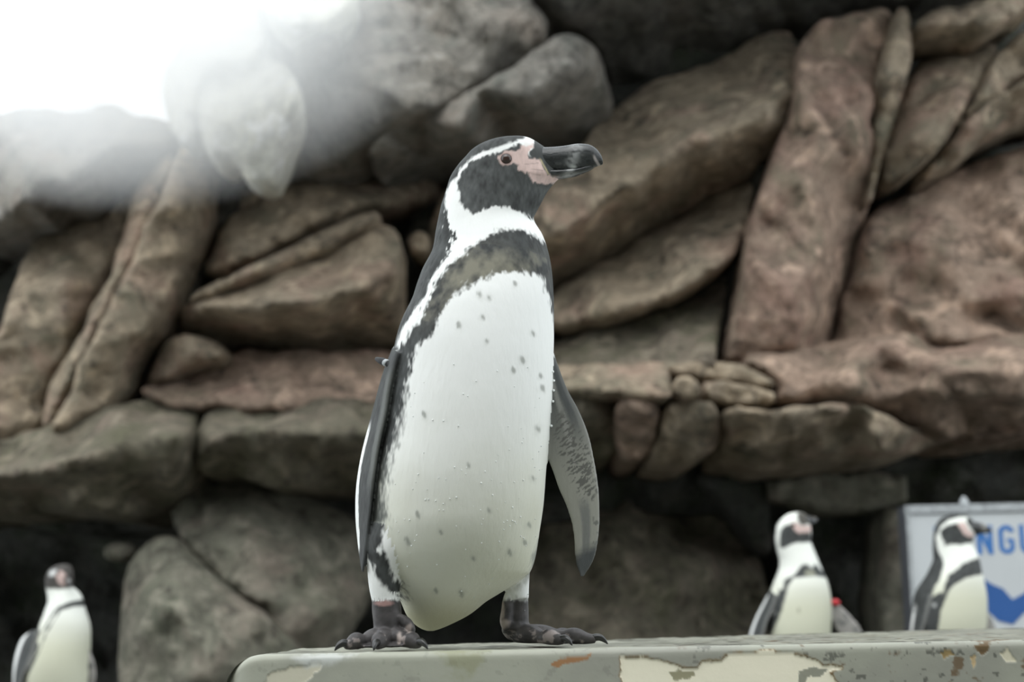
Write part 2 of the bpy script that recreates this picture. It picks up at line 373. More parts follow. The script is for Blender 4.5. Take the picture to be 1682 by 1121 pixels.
S([(352, 300), (396, 306), (386, 345), (345, 430), (318, 500), (276, 560), (234, 630), (190, 660), (230, 575), (266, 516), (310, 426), (344, 352)], 7.6,
  [(370, 320, 0), (320, 440, 0), (210, 640, 0)], M_SHADE, R=16)  # crevice face, its shade put into the dark colour
# blocks behind the penguin, left
S([(398, 306), (500, 296), (600, 280), (660, 276), (720, 296), (712, 330), (628, 332), (560, 352), (482, 392), (412, 428), (338, 460), (348, 415), (380, 345)], 7.3,
  [(400, 310, 0.2), (600, 285, 0.25), (700, 310, 0.3), (500, 350, 0.05), (400, 400, 0.0), (345, 450, 0.1), (480, 388, 0.06), (620, 328, 0.15)], M_ROCK, R=16)
S([(306, 496), (334, 472), (392, 452), (490, 402), (560, 368), (612, 348), (624, 356), (598, 376), (526, 412), (402, 458), (330, 490)], 7.15,
  [(320, 485, 0), (450, 425, 0), (610, 355, 0.05)], M_ROCK, R=12, roundd=0.08, step=7, edge=3)
S([(300, 502), (332, 496), (404, 464), (528, 418), (602, 380), (630, 364), (652, 376), (658, 410), (660, 540), (652, 584), (560, 578), (400, 574), (292, 552)], 7.15,
  [(310, 500, 0.15), (400, 470, 0.15), (528, 422, 0.12), (630, 370, 0.12), (640, 440, -0.10), (600, 470, -0.14), (520, 492, -0.16), (430, 502, -0.16), (330, 505, -0.05), (300, 545, 0.25), (400, 570, 0.4), (560, 575, 0.42), (650, 575, 0.35), (655, 480, 0.05)], M_ROCK, R=10, depth=0.7, roundd=0.06)
S([(672, 392), (690, 380), (706, 392), (704, 414), (688, 420), (674, 410)], 7.5, [(690, 400, 0)], M_ROCK, name='rock', R=12, depth=0.3, step=6, edge=2)
S([(662, 360), (716, 330), (760, 330), (760, 700), (640, 700), (664, 560)], 7.95, [(700, 400, 0), (700, 600, 0)], M_SHADE)
S([(244, 626), (262, 584), (276, 556), (318, 550), (368, 573), (364, 590), (312, 604), (256, 630)], 7.2,
  [(270, 565, 0.1), (320, 575, 0), (360, 580, 0.05), (250, 625, .1)], M_ROCK, R=12, step=7, edge=3)
S([(224, 648), (258, 634), (318, 608), (368, 594), (386, 580), (450, 575), (600, 580), (660, 584), (660, 668), (400, 672), (280, 668)], 7.25,
  [(240, 645, 0.05), (380, 590, 0.15), (600, 585, 0.15), (500, 630, 0.0), (350, 640, 0.0), (640, 650, 0)], M_PINK, R=16)
# blocks that pass behind the standing penguin
S([(708, 322), (790, 300), (870, 300), (860, 350), (838, 420), (850, 490), (760, 520), (700, 500)], 7.45, [(720, 330, 0.1), (850, 310, 0.1), (780, 420, -0.05), (840, 480, 0.05), (715, 490, 0.05)], M_ROCK, R=16)
S([(700, 512), (760, 530), (892, 490), (890, 600), (880, 660), (670, 668), (668, 580)], 7.4, [(710, 520, 0.1), (880, 500, 0.1), (780, 590, -0.03), (700, 650, 0.0), (870, 650, 0.0)], M_ROCK, R=16)
# rock shelf, left
S([(-300, 740), (0, 726), (76, 702), (140, 678), (200, 662), (278, 650), (330, 664), (322, 700), (310, 776), (268, 842), (240, 862), (150, 838), (60, 836), (-300, 850)], 6.75,
  [(0, 730, 0.3), (140, 682, 0.3), (280, 655, 0.35), (200, 730, 0.0), (80, 770, 0.0), (290, 720, 0.02), (0, 780, 0.0), (250, 850, 0.35), (60, 830, 0.35), (-280, 790, 0)], M_MOSS, name='rock_shelf', depth=1.5, R=20, amp=0.07, strata=0.05)
S([(318, 778), (330, 700), (340, 668), (450, 658), (560, 656), (640, 664), (760, 640), (868, 632), (872, 730), (800, 790), (700, 800), (580, 806), (470, 802), (400, 782)], 6.75,
  [(340, 672, 0.3), (450, 662, 0.3), (600, 662, 0.3), (450, 705, 0.0), (600, 710, 0.0), (350, 720, 0.0), (400, 775, 0.3), (580, 800, 0.4), (700, 730, 0.0), (800, 645, 0.25), (800, 700, 0.0), (790, 785, .35)], M_MOSS, name='rock_shelf', depth=1.5, R=18, amp=0.06, strata=0.05)
# right: big diagonal slab by the beak
S([(1008, 178), (1072, 138), (1191, 98), (1266, 52), (1308, 56), (1310, 150), (1292, 205), (1258, 258), (1162, 318), (1091, 358), (991, 428), (916, 464), (860, 480), (830, 420), (870, 350), (940, 262)], 7.25,
  [(1010, 185, 0.28), (1072, 145, 0.3), (1191, 105, 0.3), (1266, 60, 0.3), (1300, 60, 0.3), (1290, 150, -0.02), (1262, 182, -0.14), (1141, 236, -0.14), (1041, 300, -0.12), (916, 378, -0.1), (860, 400, 0), (1285, 205, 0.02), (1255, 252, 0.12), (1162, 312, 0.24), (1091, 352, 0.26), (991, 422, 0.28), (916, 460, 0.28)], M_ROCK, R=12, depth=0.6, roundd=0.06)
# tall column
S([(1322, 48), (1441, 14), (1466, 18), (1458, 60), (1440, 126), (1436, 200), (1424, 325), (1414, 378), (1392, 452), (1374, 520), (1362, 570), (1330, 600), (1188, 600), (1196, 556), (1228, 425), (1258, 300), (1296, 200), (1316, 150)], 7.1,
  [(1330, 60, 0.15), (1440, 20, 0.15), (1380, 200, -0.05), (1430, 220, 0.06), (1300, 220, 0.0), (1320, 300, -0.08), (1310, 480, -0.10), (1340, 420, -0.06), (1405, 420, 0.30), (1412, 340, 0.25), (1240, 420, 0.0), (1280, 570, -0.05), (1360, 560, 0.30), (1310, 570, -0.05), (1200, 570, 0.02)], M_PINK, R=14, roundd=0.09, depth=0.7)
S([(1256, 262), (1262, 285), (1250, 312), (1222, 425), (1190, 556), (1180, 596), (1166, 596), (1180, 540), (1200, 440), (1222, 380), (1236, 290)], 7.5,
  [(1250, 280, 0.0), (1200, 450, 0.0), (1210, 400, 0.1)], M_SHADE, R=12)  # shaded side of the column as a darker coloured strip
S([(1472, 14), (1492, 14), (1496, 80), (1478, 165), (1444, 262), (1430, 332), (1428, 320), (1438, 205), (1444, 128), (1462, 62)], 7.15,
  [(1480, 30, 0.1), (1470, 120, 0.0), (1435, 300, 0.1)], M_ROCK, R=9, step=7, edge=3, roundd=0.08)
S([(1508, 32), (1582, 8), (1700, -30), (1700, 10), (1662, 26), (1622, 44), (1512, 54)], 7.1, [(1520, 40, 0.05), (1600, 20, 0), (1690, 0, 0.1)], M_ROCK, R=12, step=7)
S([(1522, 88), (1560, 72), (1620, 64), (1640, 74), (1620, 104), (1582, 182), (1506, 280), (1458, 308), (1448, 298), (1462, 222), (1492, 144)], 7.3,
  [(1530, 90, 0.2), (1620, 70, 0.2), (1560, 150, 0.0), (1500, 230, -0.05), (1452, 300, 0.05)], M_ROCK, R=14)
S([(1650, 78), (1690, 48), (1900, 20), (1900, 60), (1690, 116), (1624, 166), (1588, 198), (1514, 288), (1500, 296), (1590, 184), (1628, 106)], 7.25,
  [(1660, 85, 0.15), (1690, 60, 0.1), (1880, 40, .1), (1620, 150, 0.0), (1510, 288, 0.1)], M_ROCK, R=10, step=7)
S([(1496, 312), (1520, 290), (1594, 202), (1630, 172), (1690, 128), (1900, 90), (1900, 150), (1690, 194), (1624, 224), (1572, 268)], 7.25,
  [(1510, 305, 0.1), (1600, 215, 0.0), (1690, 150, 0.0), (1690, 190, 0.12), (1570, 265, 0.12), (1880, 120, 0)], M_ROCK, R=12, step=7)
S([(1432, 348), (1492, 322), (1592, 272), (1690, 240), (1950, 200), (1950, 580), (1690, 560), (1541, 560), (1370, 585), (1372, 562), (1402, 452), (1426, 374)], 7.25,
  [(1440, 355, 0.2), (1592, 282, 0.25), (1690, 250, 0.25), (1550, 370, 0.0), (1650, 400, -0.05), (1500, 480, 0.0), (1400, 540, 0.08), (1650, 540, 0.0), (1900, 300, 0.1)], M_PINK, R=16, amp=0.07)
# under the diagonal slab
S([(900, 476), (990, 436), (1092, 366), (1166, 324), (1222, 284), (1246, 276), (1236, 320), (1218, 382), (1200, 432), (1140, 466), (1070, 500), (990, 520), (900, 546)], 7.4,
  [(910, 480, 0.15), (1092, 375, 0.2), (1220, 295, 0.2), (1190, 400, -0.02), (1140, 420, -0.08), (1000, 480, 0.0), (920, 530, 0.05)], M_ROCK, R=16)
S([(900, 556), (992, 528), (1072, 506), (1142, 472), (1200, 442), (1192, 490), (1176, 560), (1168, 610), (890, 618)], 7.4,
  [(910, 560, 0.12), (1072, 515, 0.12), (1195, 455, 0.12), (1120, 540, -0.03), (960, 580, 0.0)], M_MOSS, R=16)
# rock shelf, right: layered blocks
S([(880, 604), (980, 600), (1090, 596), (1096, 616), (1104, 648), (1090, 652), (1000, 644), (880, 640)], 6.72, [(900, 605, 0.12), (1090, 602, 0.12), (1000, 630, 0), (890, 636, 0.05), (1090, 645, 0.03)], M_ROCK, name='rock_shelf', R=9, depth=1.3, step=7, edge=3, roundd=0.06)
S([(1102, 598), (1192, 594), (1272, 624), (1270, 634), (1180, 622), (1106, 614)], 6.78, [(1110, 602, 0.08), (1190, 598, .08), (1260, 626, 0)], M_ROCK, name='rock_shelf', R=8, depth=1.2, step=6, edge=3, roundd=0.05)
S([(1106, 622), (1142, 620), (1150, 652), (1112, 652)], 6.7, [(1125, 635, 0)], M_ROCK, name='rock_shelf', R=8, depth=1.0, step=6, edge=3, roundd=0.06)
S([(1158, 624), (1268, 640), (1270, 664), (1200, 662), (1160, 654)], 6.74, [(1200, 640, 0)], M_ROCK, name='rock_shelf', R=9, depth=1.0, step=6, edge=3, roundd=0.06)
S([(880, 650), (960, 650), (1010, 656), (1016, 700), (1010, 752), (960, 752), (880, 720)], 6.82, [(950, 690, 0), (950, 745, 0.3), (900, 655, .1), (1000, 660, .05)], M_MOSS, name='rock_shelf', R=10, depth=1.2, step=7, roundd=0.07)
S([(1016, 658), (1060, 656), (1086, 664), (1080, 700), (1060, 750), (1028, 756), (1016, 710)], 6.68, [(1050, 680, 0), (1040, 745, 0.2)], M_PINK, name='rock_shelf', R=12, depth=1.2, step=7, roundd=0.08)
S([(1094, 664), (1140, 662), (1180, 668), (1176, 720), (1150, 756), (1090, 762), (1070, 748), (1088, 704)], 6.72, [(1130, 690, 0), (1120, 750, 0.25)], M_ROCK, name='rock_shelf', R=12, depth=1.2, step=7, roundd=0.08)
S([(1188, 670), (1270, 674), (1400, 660), (1440, 678), (1500, 706), (1560, 730), (1440, 748), (1300, 760), (1180, 762), (1184, 720)], 6.74,
  [(1200, 680, 0), (1400, 672, 0.0), (1300, 710, -0.03), (1440, 720, 0.0), (1300, 752, 0.3), (1200, 756, 0.3), (1540, 730, 0.3)], M_ROCK, name='rock_shelf', R=14, depth=1.3, step=8, amp=0.08, strata=0.05)
S([(1204, 594), (1300, 576), (1370, 566), (1450, 556), (1541, 546), (1690, 530), (1950, 500), (1950, 690), (1690, 704), (1570, 724), (1500, 696), (1446, 668), (1400, 650), (1284, 660), (1280, 622)], 6.7,
  [(1210, 598, 0.2), (1370, 575, 0.25), (1541, 555, 0.28), (1690, 540, 0.28), (1400, 610, 0.0), (1550, 610, -0.05), (1690, 610, -0.05), (1650, 660, 0.05), (1600, 712, 0.3), (1690, 700, 0.3), (1480, 680, 0.15), (1300, 650, 0.05), (1900, 600, 0)], M_PINK, name='rock_shelf', R=14, depth=1.5, amp=0.08, strata=0.06)
# dim back of the recess under the shelf
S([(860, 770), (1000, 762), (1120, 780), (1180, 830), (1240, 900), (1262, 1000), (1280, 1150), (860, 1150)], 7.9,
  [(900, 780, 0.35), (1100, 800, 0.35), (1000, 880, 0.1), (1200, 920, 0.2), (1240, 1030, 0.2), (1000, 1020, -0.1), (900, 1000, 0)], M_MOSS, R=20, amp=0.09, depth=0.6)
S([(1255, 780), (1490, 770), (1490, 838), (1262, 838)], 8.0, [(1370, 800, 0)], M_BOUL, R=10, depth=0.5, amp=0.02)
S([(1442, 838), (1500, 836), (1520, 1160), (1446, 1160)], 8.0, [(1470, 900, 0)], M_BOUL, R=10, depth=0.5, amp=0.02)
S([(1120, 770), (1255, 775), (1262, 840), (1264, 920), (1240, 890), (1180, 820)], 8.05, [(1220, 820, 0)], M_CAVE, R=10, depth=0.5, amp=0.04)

# boulders in the recess on the left
b = slab('boulder', [(280, 852), (294, 818), (322, 784), (400, 780), (478, 804), (596, 860), (618, 912), (606, 990), (560, 1060), (540, 1140), (490, 1140), (452, 1010), (376, 960), (312, 905)], 7.2,
     [(300, 850, 0.15), (330, 800, 0.35), (400, 790, 0.4), (478, 812, 0.4), (590, 870, 0.35), (420, 880, -0.05), (480, 920, -0.05), (540, 1000, 0.0), (330, 900, 0.0), (600, 960, 0.3), (520, 1100, 0.1)], M_BOUL, None, R=20, depth=0.25, amp=0.035, edge=3, relief=1.1)
tag(b, 'large smooth tan boulder wedged under the left rock shelf', 'boulder', 'boulders under the rock shelf')
b = slab('boulder', [(204, 970), (216, 920), (250, 886), (282, 884), (310, 916), (372, 968), (446, 1018), (496, 1075), (520, 1170), (200, 1190), (196, 1090)], 6.75,
     [(210, 970, 0.25), (255, 895, 0.25), (300, 920, 0.2), (400, 1000, 0.15), (480, 1070, 0.2), (280, 1000, -0.05), (350, 1080, -0.08), (215, 1100, 0.2), (300, 1150, 0)], M_BOUL, None, R=22, depth=0.3, amp=0.035, edge=3, relief=1.2)
tag(b, 'greyish leaning boulder below and in front of the tan one', 'boulder', 'boulders under the rock shelf')
b = slab('boulder', [(172, 905), (190, 893), (214, 896), (216, 912), (196, 922), (176, 918)], 7.3, [(195, 907, 0)], M_BOUL, None, R=10, depth=0.15, amp=0.02, step=6, edge=2)
b.name = 'rock'; b.parent = wall; b.location = Vector(b.location) - Vector(wall['wpos'])

# ground behind the near ledge
gx, gy = np.meshgrid(np.linspace(-5, 5, 90), np.linspace(3.55, 9.4, 50))
gz = -0.31 + 0.032*gx + 0.012*fbm(gx*1.5, gy*1.5, gx*0, 77, 4)
def ground_z(x): return -0.31 + 0.032*x
V = np.stack([gx, gy, gz], -1).reshape(-1, 3); nxx = 90
faces = [[a*nxx+b_, a*nxx+b_+1, (a+1)*nxx+b_+1, (a+1)*nxx+b_] for a in range(49) for b_ in range(89)]
fl = mesh_obj('floor', V, faces, M_WET); fl['kind'] = 'structure'
gx, gy = np.meshgrid(np.linspace(-9, 9, 60), np.linspace(-4, 3.56, 40))
V = np.stack([gx, gy, -0.56 + 0.01*fbm(gx*2, gy*2, gx*0, 78, 3)], -1).reshape(-1, 3)
faces = [[a*60+b_, a*60+b_+1, (a+1)*60+b_+1, (a+1)*60+b_] for a in range(39) for b_ in range(59)]
V = np.r_[V, [(-9, 3.56, -0.9), (9, 3.56, -0.9)]]
fo_ = mesh_obj('bounce_floor', V, faces, M_BOUNCE); fo_['kind'] = 'structure'  # unseen front floor, added to block light from below and bounce it up
# unseen back wall and canopy, added behind the viewer to cut frontal light
for nm, cc, ss in (('shade_wall', (0, -3.1, 1.28), (18, 0.2, 3.7)), ('shade_canopy', (0, -2.1, 3.2), (18, 2.2, 0.14))):
    s_ = np.asarray(ss)/2; cc = np.asarray(cc)
    vv = [cc + s_*np.array(q) for q in ((-1,-1,-1),(1,-1,-1),(1,1,-1),(-1,1,-1),(-1,-1,1),(1,-1,1),(1,1,1),(-1,1,1))]
    o = mesh_obj(nm, np.array(vv), [[0,3,2,1],[4,5,6,7],[0,1,5,4],[1,2,6,5],[2,3,7,6],[3,0,4,7]], M_BOUNCE, None, origin=cc, smooth=False); o['kind'] = 'structure'

# ------------------------------------------------------------------ dark den doorway in the recess
def box(c, s):
    c = np.asarray(c, float); s = np.asarray(s, float)/2
    V = [c + s*np.array(q) for q in ((-1,-1,-1),(1,-1,-1),(1,1,-1),(-1,1,-1),(-1,-1,1),(1,-1,1),(1,1,1),(-1,1,1))]
    return V, [[0,3,2,1],[4,5,6,7],[0,1,5,4],[1,2,6,5],[2,3,7,6],[3,0,4,7]]
# ------------------------------------------------------------------ near ledge
def make_ledge():
    xs = np.r_[np.linspace(-0.355, 0.74, 1150), np.linspace(0.745, 1.75, 60)]
    x_end = xs[0]
    prof = []           # (y, z) from the back of the top to the foot of the front
    for t in np.linspace(1, 0, 70): prof.append(('top', t))
    for a in np.linspace(0, 90, 9)[1:-1]: prof.append(('bev', a))
    for z in np.linspace(-0.012, -0.10, 48): prof.append(('front', z))
    prof += [('front', -0.16), ('front', -0.3), ('front', -0.55)]
    r = 0.010; yf = 1.925
    n, m = len(xs), len(prof)
    X = np.zeros((m, n)); Yy = np.zeros((m, n)); Z = np.zeros((m, n)); K = np.zeros((m, n), int)
    yb = 2.34 + 0.62*(xs - x_end)
    yb = np.minimum(yb, 3.4)
    for q, (k, v) in enumerate(prof):
        if k == 'top': Yy[q] = yf + r + (yb - yf - r)*v**1.6; Z[q] = 0
        elif k == 'bev':
            a = math.radians(v); Yy[q] = yf + r - r*math.sin(a); Z[q] = -r + r*math.cos(a); K[q] = 1
        else: Yy[q] = yf; Z[q] = v; K[q] = 2
        X[q] = xs
    # rounded left shoulder
    rr = 0.050; dx = np.clip((x_end + rr - X)/rr, 0, 1)
    drop = rr*(1-np.sqrt(np.clip(1-dx*dx, 0, 1)))*0.95
    Z = np.where(K == 2, np.minimum(Z, Z*0.0 - drop + Z*(1-0.3*dx)), Z - drop)
    Yy = Yy + np.where(K >= 1, 0.03*dx**3, 0)
    P = np.stack([X, Yy, Z], -1)
    pu, pv = project(P)
    # colours: worn grey-olive paint, cream where it has flaked away
    wob = 4.0*fbm(X*90, Yy*90, Z*90, 5, 4) + 1.5*fbm(X*300, Yy*300, Z*300, 6, 2)
    base = np.array([0.40, 0.405, 0.335]); base2 = np.array([0.335, 0.335, 0.285])
    C = base + (base2-base)*sstep(-.4, .6, fbm(X*9, Yy*9, Z*9, 9, 4))[..., None]
    right = sstep(1000, 1300, pu)
    C = C*(1-0.12*right[..., None])
    H = np.zeros_like(X)
    fr = (K >= 1)
    def patch(poly, c, amp=1.0, sink=0.0012, rim=None):
        nonlocal C
        s = sdf(pu, pv, poly) + wob*amp
        m_ = sstep(1.0, -1.0, s)
        if rim is not None:
            e = np.exp(-(s/2.2)**2)*0.9
            C = C*(1-e[..., None]) + np.array(rim)*e[..., None]
        C = C*(1-m_[..., None]) + np.array(c)*m_[..., None]
        H[...] -= sink*m_
    cream = (0.90, 0.85, 0.68); rust = (0.24, 0.155, 0.06)
    speck = fbm(X*75, Yy*75, Z*75, 21, 4, 0.6)
    C = C*(1-0.55*(sstep(0.55, 0.8, speck)*(0.25+0.75*right))[..., None])
    br = sstep(0.62, 0.85, fbm(X*38+4, Yy*38, Z*38, 31, 4, 0.55))*right
    C = C*(1-0.8*br[..., None]) + np.array([0.13, 0.075, 0.03])*0.8*br[..., None]
    # big flake
    patch([(1020, 1082), (1036, 1079), (1062, 1080), (1095, 1088), (1120, 1098), (1146, 1098), (1154, 1088), (1186, 1086), (1200, 1075), (1232, 1073), (1262, 1068), (1290, 1074), (1322, 1078), (1352, 1092), (1382, 1098), (1362, 1105), (1385, 1130), (1500, 1220), (1040, 1220), (1020, 1105)], cream, 0.7, 0.0016, rust)
    patch([(1312, 1104), (1330, 1098), (1362, 1100), (1352, 1108), (1326, 1112), (1318, 1125), (1312, 1120)], (0.30, 0.30, 0.24), 1.0, 0)
    patch([(1096, 1104), (1115, 1102), (1138, 1107), (1130, 1116), (1106, 1116)], (0.33, 0.31, 0.20), 1.0, 0)
    patch([(905, 1092), (920, 1084), (948, 1080), (972, 1074), (968, 1084), (940, 1090), (915, 1096)], (0.36, 0.19, 0.09), 0.8, 0)
    patch([(1642, 1074), (1656, 1068), (1670, 1088), (1652, 1088)], (0.66, 0.62, 0.47), 0.5)
    patch([(1594, 1080), (1602, 1076), (1604, 1092), (1598, 1100)], (0.55, 0.42, 0.24), 0.6)
    patch([(1602, 1062), (1622, 1056), (1630, 1066), (1614, 1076)], (0.15, 0.10, 0.05), 0.8)
    patch([(1545, 1072), (1560, 1068), (1566, 1076), (1552, 1080)], (0.30, 0.22, 0.10), 0.8)
    patch([(440, 1112), (470, 1098), (500, 1094), (530, 1088), (526, 1100), (505, 1120), (470, 1135), (430, 1130)], (0.62, 0.59, 0.47), 0.8)
    painted_shine = sstep(6, -6, sdf(pu, pv, [(480, 1082), (540, 1072), (585, 1076), (545, 1092), (505, 1098)]) + wob)*fr
    C = C*(1-0.7*painted_shine[..., None]) + np.array([0.62, 0.64, 0.62])*0.7*painted_shine[..., None]  # whitish reflection painted into the colour
    stain = sstep(12, -14, sdf(pu, pv, [(725, 1068), (800, 1066), (790, 1095), (760, 1112), (738, 1100)]) + 3*wob)*fr
    C = C*(1-0.45*stain[..., None]) + np.array([0.25, 0.25, 0.11])*0.45*stain[..., None]
    # wet, darker top
    top = (K == 0)
    streak = fbm(X*25, Yy*60, Z, 51, 4)
    wet = np.array([0.20, 0.205, 0.165])
    mt = (0.75*sstep(-0.5, 0.3, streak))*top
    C = C*(1-mt[..., None]) + wet*mt[..., None]
    blk = sstep(0.55, 0.7, fbm(X*14, Yy*22, Z, 57, 4))*top
    C = C*(1-0.7*blk[..., None]) + np.array([0.06, 0.06, 0.05])*0.7*blk[..., None]
    P[..., 1] -= np.where(K == 2, H, 0)
    P[..., 2] += np.where(K == 0, 0.0012*fbm(X*30, Yy*30, Z, 61, 3) - 0.001, 0)
    rough = np.where(K == 0, 0.7, 1.0) - 0.5*painted_shine
    V = P.reshape(-1, 3); Cc = np.concatenate([C, rough[..., None]], -1).reshape(-1, 4)
    faces = [[a*n+b_, (a+1)*n+b_, (a+1)*n+b_+1, a*n+b_+1] for a in range(m-1) for b_ in range(n-1)]
    # left end, back and bottom close the block
    k0 = len(V); ext = [(xs[0], 2.3, -0.55), (xs[-1], 3.4, -0.55)]
    V = np.r_[V, ext]; Cc = np.r_[Cc, np.tile([[0.36, 0.36, 0.3, 1]], (2, 1))]
    faces.append([a*n for a in range(m)][::-1] + [k0][::1])
    faces.append([a*n+n-1 for a in range(m)] + [k0+1])
    faces.append([b_ for b_ in range(n)] + [k0+1, k0])
    o = mesh_obj('concrete_ledge', V, faces, M_PAINT, None, origin=(0.7, 2.4, -0.55), colors=Cc)
    bm_fix(o)
    tag(o, 'grey-olive painted concrete ledge with flaking cream patches under the big penguin', 'ledge')
make_ledge()

# ------------------------------------------------------------------ penguins
def loft_rows(rows, hy, Yc, nrow, nseg, sq=1.0, front=None):
    """rows: (y, xl, xr) silhouette in photograph pixels, hy: (y, half depth in m), Yc: (y, depth)"""
    rows = np.asarray(rows, float); hy = np.asarray(hy, float); Yc = np.asarray(Yc, float)
    yy = np.unique(np.r_[np.linspace(rows[0, 0], rows[-1, 0], nrow), rows[0, 0]+np.linspace(0, 1, 6)**2*8])
    def sm(x, xp, fp):
        return np.interp(x, xp, fp)
    def hermite(x, xp, fp):
        d = np.diff(fp)/np.diff(xp); m = np.zeros(len(xp)); m[1:-1] = np.where(d[1:]*d[:-1] > 0, 2*d[1:]*d[:-1]/(d[1:]+d[:-1]+1e-12), 0)
        m[0], m[-1] = d[0], d[-1]
        i = np.clip(np.searchsorted(xp, x, 'right')-1, 0, len(xp)-2); h = xp[i+1]-xp[i]; s = (x-xp[i])/h
        return (2*s**3-3*s**2+1)*fp[i] + (s**3-2*s**2+s)*h*m[i] + (-2*s**3+3*s**2)*fp[i+1] + (s**3-s**2)*h*m[i+1]
    xl = hermite(yy, rows[:, 0], rows[:, 1]); xr = hermite(yy, rows[:, 0], rows[:, 2])
    d = hermite(yy, hy[:, 0], hy[:, 1]); yc = hermite(yy, Yc[:, 0], Yc[:, 1])
    PL, PR = at(xl, yy, yc), at(xr, yy, yc)
    c, h = (PL+PR)/2, (PR-PL)/2
    th = np.linspace(0, 2*np.pi, nseg, endpoint=False)
    cs, sn = np.cos(th), np.sin(th)
    cs_, sn_ = np.sign(cs)*np.abs(cs)**sq, np.sign(sn)*np.abs(sn)**sq
    dd = np.repeat(d[:, None], nseg, 1)
    if front is not None:   # narrow towards the right side (beak side) between two rows
        w = np.exp(-((yy-front[0])/front[1])**2)[:, None]
        dd = dd*(1 - front[2]*w*np.clip(cs_, 0, 1)[None, :]**2)
    V = c[:, None, :] + h[:, None, :]*cs_[None, :, None]
    V[..., 1] += dd*sn_[None, :]
    n = len(yy); F_ = [[a*nseg+b_, a*nseg+(b_+1) % nseg, (a+1)*nseg+(b_+1) % nseg, (a+1)*nseg+b_] for a in range(n-1) for b_ in range(nseg)]
    F_.append(list(range(nseg))[::-1]); F_.append([(n-1)*nseg+b_ for b_ in range(nseg)])
    return V.reshape(-1, 3), F_
def blade(lead, trail, thick, n=60, m=16):
    """tapering flipper between two 3-D edges; returns verts, faces, (s,t)"""
    A, B = spline(lead, n), spline(trail, n)
    s = np.linspace(0, 1, n)
    ax = np.gradient((A+B)/2, axis=0); ac = B-A
    nr = np.cross(ax, ac); nr /= np.linalg.norm(nr, axis=1)[:, None]+1e-9
    t = np.linspace(0, 1, m)
    prof = np.sqrt(np.clip(1-(2*t-1)**2, 0, 1))*(1.15-0.5*t)
    th = np.interp(s, [0, 0.1, 0.6, 0.95, 1], [1, 1, 0.75, 0.4, 0.15])*thick/2
    base = A[:, None]*(1-t)[None, :, None] + B[:, None]*t[None, :, None]
    off = nr[:, None, :]*(th[:, None]*prof[None, :])[..., None]
    top, bot = base+off, base-off
    ring = np.concatenate([top, bot[:, -2:0:-1]], 1); k = ring.shape[1]
    st = np.stack(np.broadcast_arrays(s[:, None], np.r_[t, t[-2:0:-1]][None, :]), -1)
    V = ring.reshape(-1, 3)
    F_ = [[a*k+b_, a*k+(b_+1) % k, (a+1)*k+(b_+1) % k, (a+1)*k+b_] for a in range(n-1) for b_ in range(k)]
    F_.append(list(range(k))[::-1]); F_.append([(n-1)*k+b_ for b_ in range(k)])
    return V, F_, st.reshape(-1, 2)
def tube(pts, rad, nseg=16, n=None, flat=1.0):
    """tapered tube along pts; rad per point (or (ra, rb)); flat squashes the second axis"""
    pts = np.asarray(pts, float); rad = np.asarray(rad, float)
    if n:
        q = spline(np.c_[pts, rad], n); pts, rad = q[:, :3], q[:, 3]
    d = np.gradient(pts, axis=0); d /= np.linalg.norm(d, axis=1)[:, None]
    V = []
    for p, r, t in zip(pts, rad, d):
        up = np.array([0, 0, 1.0]) if abs(t[2]) < 0.8 else np.array([0, 1.0, 0])
        a = np.cross(t, up); a /= np.linalg.norm(a); b_ = np.cross(a, t)
        for q in range(nseg):
            w = 2*math.pi*q/nseg; V.append(p + a*r*math.cos(w) + b_*r*flat*math.sin(w))
    k = len(pts)
    F_ = [[a*nseg+b_, a*nseg+(b_+1) % nseg, (a+1)*nseg+(b_+1) % nseg, (a+1)*nseg+b_] for a in range(k-1) for b_ in range(nseg)]
    F_.append(list(range(nseg))[::-1]); F_.append([(k-1)*nseg+b_ for b_ in range(nseg)])
    return np.array(V), F_
def foot_parts(ankle, tips, gz, r=0.0085):
    """three webbed toes from an ankle; returns part list and claw tubes"""
    ankle = np.asarray(ankle, float); parts = []; claws = []; lines = []
    parts.append(tube([ankle+[0, 0, 0.012], [ankle[0], ankle[1], gz+0.020], [ankle[0], ankle[1]-0.003, gz+0.012]], [0.017, 0.019, 0.012], 14, 8))
    for tip in tips:
        tip = np.array([tip[0], tip[1], gz]); root = np.array([ankle[0], ankle[1], gz])
        d = tip-root; L = np.linalg.norm(d); d = d/L
        q = [root+d*L*f+np.array([0, 0, z]) for f, z in ((0.0, 0.017), (0.35, 0.016), (0.55, 0.0125), (0.72, 0.013), (0.86, 0.0095), (0.97, 0.0085))]
        parts.append(tube(q, [r*1.25, r*1.25, r*0.92, r*1.15, r*0.8, r*0.55], 12, 26)); lines.append((root, tip))
        e = root+d*L
        claws.append(tube([e+[0, 0, 0.009]-d*0.012, e+[0, 0, 0.0105]+d*0.002, e+[0, 0, 0.0065]+d*0.008, e+[0, 0, 0.002]+d*0.012], [r*0.5, r*0.48, r*0.3, 0.0006], 10, 10))
    for (r0, t0), (r1, t1) in zip(lines[:-1], lines[1:]):   # webs
        A = [r0*(1-f)+t0*f+np.array([0, 0, 0.0085-0.003*f]) for f in (0.1, 0.4, 0.78)]
        B = [r1*(1-f)+t1*f+np.array([0, 0, 0.0085-0.003*f]) for f in (0.1, 0.4, 0.78)]
        parts.append(blade(A, B, 0.008, 14, 8)[:2])
    return parts, claws

